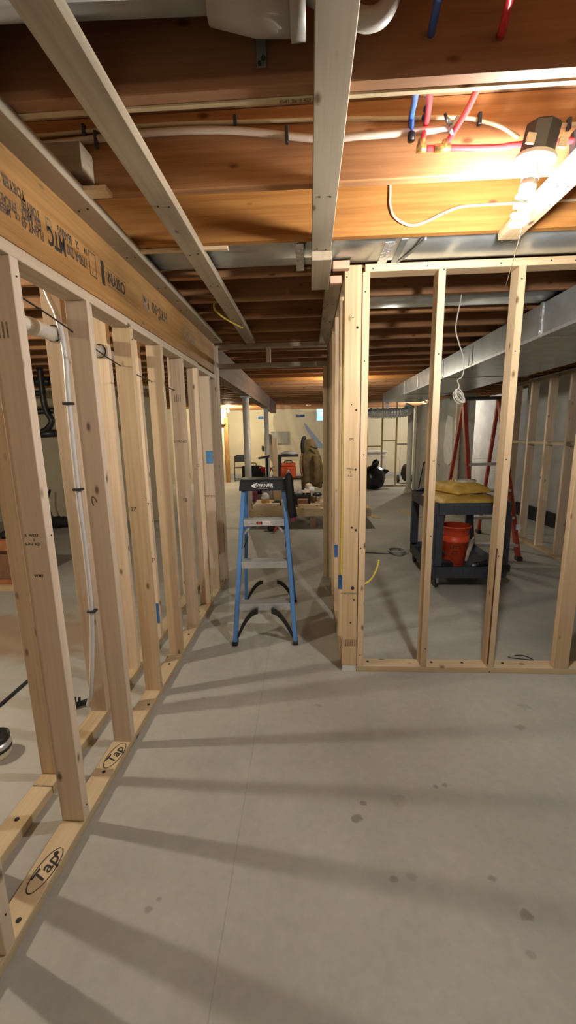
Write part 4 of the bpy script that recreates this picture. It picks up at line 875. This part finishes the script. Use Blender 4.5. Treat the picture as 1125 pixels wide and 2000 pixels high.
# ------------------------------------------------------------------ work platform and clutter beyond the doorway
pf = tag(empty('work_platform', (-0.2, 6.7, 0)), 'low platform of planks loaded with tools and offcuts beyond the doorway', 'platform')
for k in range(5): board('deck_plank', (-0.95, 0.95), (6.30 + 0.19 * k, 6.30 + 0.19 * k + 0.185), (0.29, 0.325), 'plate', pf)
for y in (6.29, 7.18): board('rim_board', (-0.96, 0.96), (y, y + T), (0.20, 0.289), 'plate', pf)
for x in (-0.85, 0.0, 0.80):
    for y in (6.36, 7.08): board('leg_block', (x, x + 0.09), (y, y + 0.09), (0, 0.289), 'old_beam', pf)
def offcut(label, x, y, z, mat='pine', rz=0.0):
    o = tag(board('lumber_offcut', x, y, z, mat), label, 'offcut', 'lumber offcuts on the work platform')
    if rz: o.rotation_euler.z += rz
ZP = 0.3255
offcut('long offcut lying along the front of the platform behind the ladder', (-0.90, -0.30), (6.31, 6.40), (ZP, ZP + 0.038), 'pine_yellow')
offcut('short offcut on the long front offcut', (-0.86, -0.48), (6.32, 6.41), (ZP + 0.0385, ZP + 0.077), 'pine')
offcut('thick pale offcut with rough end right of the short one', (-0.46, -0.27), (6.33, 6.50), (ZP + 0.0385, ZP + 0.12), 'pine')
offcut('yellow offcut at right end of the platform front', (-0.18, 0.16), (6.31, 6.40), (ZP, ZP + 0.05), 'pine_yellow')
offcut('thin offcut lying by the right door jamb', (0.08, 0.42), (6.42, 6.50), (ZP, ZP + 0.09), 'pine')
offcut('upright squared offcut behind the ladder top', (-0.60, -0.40), (6.62, 6.66), (ZP, ZP + 0.30), 'plate')
jar = empty('squat_bottle', (-0.72, 6.45, ZP), local=True); tag(jar, 'amber bottle with a white top standing on the platform', 'bottle')
lathe('body', [(0, 0), (0.062, 0), (0.065, 0.01), (0.065, 0.11), (0.06, 0.135), (0, 0.135)], 'honey', jar); lathe('top', [(0.06, 0.1355), (0.066, 0.14), (0.062, 0.19), (0.03, 0.235), (0, 0.235)], 'dust_white', jar)
blobmesh('black_glove', 'black_matte', None, (-0.52, 6.52, ZP + 0.05), (0.10, 0.09, 0.045), 21, 0.3, flat=0.8); tag(bpy.data.objects['black_glove'], 'crumpled black glove between the amber bottle and the offcuts', 'glove')
tag(box('brown_box', (-0.20, -0.03), (6.44, 6.60), (ZP, ZP + 0.115), 'brown_box', None, 0.004), 'brown wooden box on the platform right of the ladder', 'box')
bt = tag(empty('black_tray', (-0.15, 6.72, ZP)), 'open black tray with grey tools on the platform', 'tray')
box('base', (-0.31, 0.02), (6.63, 6.86), (ZP + 0.12, ZP + 0.13), 'black_plastic', bt)
for x in ((-0.31, -0.30), (0.01, 0.02)): box('side', x, (6.63, 6.86), (ZP + 0.1305, ZP + 0.19), 'black_plastic', bt)
for y in ((6.63, 6.64), (6.85, 6.86)): box('side', (-0.2995, 0.0095), y, (ZP + 0.1305, ZP + 0.17), 'black_plastic', bt)
box('foot_frame', (-0.30, 0.01), (6.65, 6.84), (ZP, ZP + 0.1195), 'black_plastic', bt)
blobmesh('gray_tool', 'gray_panel', None, (-0.20, 6.74, ZP + 0.18), (0.08, 0.06, 0.05), 31, 0.3); tag(bpy.data.objects['gray_tool'], 'grey power tool lying in the black tray', 'tool')
for i, (x, y, z, m_, s_) in enumerate(((-0.06, 6.95, 0.50, 'paper', 0.10), (0.02, 6.98, 0.58, 'white_ink', 0.06), (-0.02, 7.02, 0.63, 'paper', 0.06), (0.10, 6.9, 0.46, 'paper', 0.09))):
    o = blobmesh('rag', m_, None, (x, y, z - 0.04), (s_, s_, s_ * 0.9), 40 + i, 0.35, flat=0.85); tag(o, ('tan crumpled rag heaped behind the black tray', 'white crumpled rag at the top of the heap', 'small rag at the very top of the heap', 'pale rag beside the jacket hem')[i], 'rag', 'rags heaped on the platform')
tag(board('rag_stand', (-0.12, 0.16), (6.90, 7.06), (ZP, 0.42), 'cardboard'), 'cardboard box under the heap of rags', 'box')
cl = tag(empty('black_clamp', (0.10, 6.46, ZP)), 'small black clamp standing on the offcut by the door jamb', 'clamp')
tube('screw', [(0.10, 6.47, ZP + 0.091), (0.10, 6.47, ZP + 0.20)], 0.007, 'black_plastic', cl, 8, straight=True); blobmesh('head', 'black_plastic', cl, (0.12, 6.47, ZP + 0.20), (0.075, 0.05, 0.035), 3, 0.3)
tag(tube('bar_handle', [(-0.55, 6.05, 0.02), (-0.48, 6.05, 0.16), (-0.47, 6.06, 0.24)], 0.02, 'toolbox_orange', sides=8), 'orange handled tool standing under the platform edge', 'tool')
tag(box('black_pouch', (-0.66, -0.52), (6.10, 6.22), (0.0, 0.13), 'black_plastic', None, 0.02, 2), 'black pouch on the floor under the platform edge', 'pouch')
# olive work jacket over a stand
jk = tag(empty('work_jacket', (0.04, 7.25, 0.3)), 'olive brown work jacket draped over a stand beside the door jamb', 'jacket')
bm = bmesh.new(); rings = []; N_ = 28
for zi in range(15):
    u = zi / 14; z = 0.58 + (1.40 - 0.58) * u
    wx = 0.19 * (1 - 0.05 * u) if u < 0.55 else 0.19 * (1 - 1.35 * (u - 0.53) ** 1.15); wx = max(wx, 0.055)
    cx_ = 0.06 - 0.07 * u
    ring_ = []
    for k in range(N_):
        q = 2 * math.pi * k / N_; fold = 1 + 0.10 * math.sin(5 * q + 3 * u) * (1 - 0.5 * u) + 0.05 * math.sin(9 * q + 7 * u)
        hem = 0.05 * math.sin(3 * q + 1) * (1 - u) ** 3
        ring_.append(bm.verts.new((cx_ + wx * fold * math.cos(q), 0.55 * wx * fold * math.sin(q), z + hem)))
    rings.append(ring_)
for a, b in zip(rings, rings[1:]):
    for k in range(N_): bm.faces.new((a[k], a[(k + 1) % N_], b[(k + 1) % N_], b[k]))
bm.faces.new(rings[0][::-1]); bm.faces.new(rings[-1])
meshobj('cloth_body', bm_mesh('cloth_body', bm, True), 'jacket', jk, (0.0, 7.25, 0))
tube('sleeve', [(0.10, 7.12, 1.12), (0.13, 7.10, 0.90), (0.12, 7.10, 0.62)], [0.06] * 6 + [0.07] * 6 + [0.055], 'jacket', jk, 10)
tube('collar', [(-0.115, 7.15, 1.16), (-0.125, 7.14, 1.30), (-0.10, 7.15, 1.41), (-0.07, 7.17, 1.42)], 0.032, 'black_matte', jk, 10)
tube('lining_edge', [(-0.12, 7.14, 1.18), (-0.16, 7.13, 0.98), (-0.13, 7.13, 0.75)], 0.018, 'brown_box', jk, 8)
tag(tube('loose_strap', [(0.02, 7.14, 1.27), (0.10, 7.12, 1.24), (0.14, 7.12, 1.245)], 0.012, 'black_matte', jk, 6), 'black strap')
js = tag(empty('jacket_stand', (0.05, 7.27, 0)), 'black stand holding up the olive jacket', 'stand')
lathe('base', [(0, 0.325), (0.14, 0.325), (0.13, 0.34), (0, 0.345)], 'black_plastic', js, (0.05, 7.27, 0.0)); tube('pole', [(0.05, 7.27, 0.345), (0.05, 7.27, 0.56)], 0.02, 'black_plastic', js, 10, straight=True)
# upright plank and the shelf clutter
tag(board('upright_plank', (-0.67, -0.575), (7.35, 7.39), (0.0, 1.43), 'pine'), 'pale plank standing upright behind the ladder', 'plank')
tag(board('upright_plank', (-1.05, -0.97), (6.78, 6.818), (0.0, 0.34), 'pine'), 'short pale plank end at the left edge of the platform', 'plank')
sb = tag(empty('black_workbench', (-0.45, 8.1, 0)), 'black folding workbench carrying an orange tool box', 'workbench')
box('shelf', (-0.62, -0.05), (7.9, 8.35), (0.61, 0.64), 'black_plastic', sb, 0.005); box('upper_shelf', (-0.64, -0.22), (7.95, 8.3), (1.05, 1.09), 'black_plastic', sb, 0.005)
for x in (-0.62, -0.16):
    for y in (7.92, 8.31): box('leg', (x, x + 0.045), (y, y + 0.045), (0.0, 1.049 if x < 0 else 0.6), 'black_plastic', sb)
ob_ = tag(empty('orange_toolbox', (-0.40, 8.1, 0.64)), 'orange red tool box on the black workbench', 'toolbox')
box('case', (-0.565, -0.27), (7.93, 8.2), (0.641, 0.86), 'toolbox_orange', ob_, 0.015, 2); box('lid', (-0.555, -0.28), (7.94, 8.19), (0.861, 0.93), 'toolbox_orange', ob_, 0.012); tube('handle', [(-0.50, 8.06, 0.925), (-0.48, 8.06, 0.965), (-0.36, 8.06, 0.965), (-0.34, 8.06, 0.925)], 0.011, 'black_plastic', ob_, 8)
blobmesh('white_bag', 'dust_white', None, (-0.40, 8.12, 1.115), (0.16, 0.12, 0.045), 51, 0.25, flat=0.6); tag(bpy.data.objects['white_bag'], 'white folded plastic on the upper shelf of the workbench', 'bag')
for i, (z, m_) in enumerate(((0.72, 'black_plastic'), (0.90, 'aluminium_dull'))): 
    o = blobmesh('hand_tool', m_, None, (-0.70, 8.0, z - 0.08), (0.05, 0.04, 0.07), 60 + i, 0.35, flat=0.9); tag(o, ('black hand tool hanging left of the orange tool box', 'grey hand tool hanging above the black one')[i], 'tool')
rs = tag(empty('tool_stand', (-0.95, 8.6, 0)), 'black tripod work light stand beside the second column', 'stand')
tube('pole', [(-0.90, 8.6, 0.0), (-0.90, 8.6, 1.0)], 0.022, 'black_plastic', rs, 8, straight=True)
prism('lamp_head', [(-1.08, 0.98), (-0.86, 1.0), (-0.84, 1.06), (-1.08, 1.02)], 8.55, 8.65, 'black_plastic', rs, 'Y')
for a in (0, 2.1, 4.2): tube('leg', [(-0.90, 8.6, 0.30), (-0.90 + 0.35 * math.cos(a), 8.6 + 0.35 * math.sin(a), 0.01)], 0.012, 'black_plastic', rs, 6, straight=True)
bc = tag(empty('black_suitcase', (-1.45, 10.35, 0)), 'tall black case standing behind the first steel column', 'case')
prism('shell', [(-1.72, 0.0), (-1.14, 0.0), (-1.18, 0.66), (-1.30, 0.72), (-1.72, 0.72)], 10.2, 10.5, 'black_matte', bc, 'Y', bev=0.02)
tube('handle', [(-1.55, 10.35, 0.72), (-1.54, 10.35, 0.78), (-1.38, 10.35, 0.78), (-1.37, 10.35, 0.72)], 0.012, 'black_plastic', bc, 6)
pk = blobmesh('pink_bag', 'pink', None, (-1.36, 9.2, 0.16), (0.15, 0.14, 0.22), 71, 0.25, flat=0.7); tag(pk, 'dull pink bag on the floor behind the ladder top', 'bag'); pk.location.z = 0.155
rb = tag(empty('red_basin', (-1.05, 9.75, 0)), 'red rimmed basin on a stool behind the ladder', 'basin')
lathe('bowl', [(0, 0.50), (0.10, 0.50), (0.155, 0.60), (0.17, 0.60), (0.165, 0.615), (0.15, 0.615), (0.10, 0.52), (0, 0.52)], 'red_pex', rb, (-1.05, 9.75, 0.1), n=24)
for a in range(3): tube('stool_leg', [(-1.05 + 0.06 * math.cos(a * 2.1), 9.75 + 0.06 * math.sin(a * 2.1), 0.60), (-1.05 + 0.12 * math.cos(a * 2.1), 9.75 + 0.12 * math.sin(a * 2.1), 0.0)], 0.012, 'black_plastic', rb, 6, straight=True)
gn = tag(empty('green_tub', (-0.80, 8.0, 0)), 'green topped tub just above the ladder top', 'tub')
lathe('tub', [(0, 0), (0.14, 0), (0.17, 0.60), (0, 0.60)], 'gray_panel', gn, (-0.80, 8.0, 0.0)); lathe('green_lid', [(0, 0.601), (0.178, 0.601), (0.175, 0.63), (0, 0.64)], 'green', gn, (-0.80, 8.0, 0.0))
# folding chair near the far wall
ch = empty('folding_chair', (-2.27, 13.3, 0), rz=0.15, local=True); tag(ch, 'black folding chair against the far cream wall', 'chair')
for s in (-1, 1):
    tube('side_frame', [(s * 0.20, -0.20, 0.0), (s * 0.20, 0.02, 0.45), (s * 0.19, 0.18, 0.82)], 0.013, 'black_plastic', ch, 8, straight=True)
    tube('rear_leg', [(s * 0.21, 0.30, 0.0), (s * 0.21, -0.05, 0.46)], 0.013, 'black_plastic', ch, 8, straight=True)
box('seat', (-0.19, 0.19), (-0.18, 0.18), (0.44, 0.465), 'black_plastic', ch, 0.01, 2)
prism('backrest', [(-0.19, 0.62), (0.19, 0.62), (0.19, 0.80), (0.13, 0.86), (-0.13, 0.86), (-0.19, 0.80)], 0.14, 0.165, 'black_plastic', ch, 'Y')
tube('cross_bar', [(-0.20, -0.18, 0.10), (0.20, -0.18, 0.10)], 0.009, 'black_plastic', ch, 6, straight=True)
# far-left framed end with sheathing edge
tag(board('far_door_frame', (-2.68, -2.56), (12.9, 12.96), (0.0, 2.05), 'lvl'), 'tan upright board beside the far cream wall at left of the doorway', 'board')
tag(board('far_shelf', (-2.9, -2.62), (12.8, 12.96), (1.83, 1.87), 'old_beam'), 'small dark ledge at the top of the tan far board', 'shelf')
tag(box('wall_far_left', (-6.6, -2.62), (12.97, 13.07), (0, ZJ), 'cream_wall'), 'cream partition to the left of the far wall', kind='structure')
# far wall details: grey panel, plastic sheet, tape, window
tag(box('wall_screen', (-1.32, -0.74), (14.20, 14.29), (1.18, 1.60), 'gray_panel', None, 0.01), 'grey panel hung on the far wall behind the plastic sheet', 'panel')
tag(box('dark_board', (-1.46, -1.40), (14.0, 14.25), (0.75, 1.55), 'old_beam', None, 0.005), 'dark narrow board leaning on the far wall by the second column', 'board')
tag(box('hung_tool', (-1.66, -1.60), (14.22, 14.29), (0.95, 1.12), 'black_plastic', None, 0.01), 'small black tool hung on the far cream wall', 'tool')
ps = tag(empty('plastic_sheet', (-0.4, 10.5, 0.9)), 'clear plastic dust sheet taped up across the far clutter', 'sheet')
bm = bmesh.new(); nx, nz = 26, 12; G = []
for i in range(nx + 1):
    u = i / nx; x = -0.95 + 2.4 * u; top = 2.30 - 0.50 * u if u < 0.4 else 2.10 - 0.16 * (u - 0.4); col_ = []
    for j in range(nz + 1):
        v = j / nz; z = 0.78 + (top - 0.78) * v
        y = 11.4 + 0.14 * math.sin(9 * u + 3 * v) + 0.09 * math.sin(25 * u + 6 * v) - 0.5 * (1 - v) ** 2
        col_.append(bm.verts.new((x + 0.05 * math.sin(7 * v + 4 * u), y, z + 0.03 * math.sin(14 * u))))
    G.append(col_)
for i in range(nx):
    for j in range(nz): bm.faces.new((G[i][j], G[i + 1][j], G[i + 1][j + 1], G[i][j + 1]))
meshobj('film', bm_mesh('film', bm, True), 'plastic_sheet', ps)
bs = tag(empty('blue_daylight_strip', (0.1, 11.2, 1.2)), 'pale blue strip standing in for daylight through a gap in the plastic', 'sheet')  # daylight seen past the plastic, painted as a pale blue shape
prism('strip', [(-0.15, 1.75), (-0.11, 1.77), (0.02, 1.62), (0.36, 1.19), (0.38, 1.13), (0.14, 1.11), (0.10, 1.17), (0.18, 1.20), (-0.02, 1.48)], 10.75, 10.76, 'daylight_blue', bs, 'Y')
tape('blue tape patch on the far wall between the two columns', (-1.76, -1.58), (14.29, 14.2985), (2.03, 2.12)); tape('blue tape patch at the top edge of the plastic sheet', (-0.36, -0.12), (11.25, 11.27), (1.94, 2.01))
w1 = tag(empty('window_1', (0.47, 14.27, 2.16)), 'small bright basement window high on the far wall', kind='structure')
box('window_frame', (0.24, 0.82), (14.24, 14.299), (1.92, 2.34), 'white_plastic', w1); pn = box('sky_pane', (0.27, 0.79), (14.225, 14.239), (1.95, 2.31), 'daylight', w1)
box('bright_patch', (0.36, 0.46), (14.22, 14.2249), (2.10, 2.21), 'daylight_white', pn)
lathe('smoke_alarm', [(0, 2.339), (0.07, 2.339), (0.07, 2.31), (0.05, 2.30), (0, 2.30)], 'white_plastic', None, (-0.02, 12.29, 0)); tag(bpy.data.objects['smoke_alarm'], 'round white smoke alarm under the far joists', 'alarm')
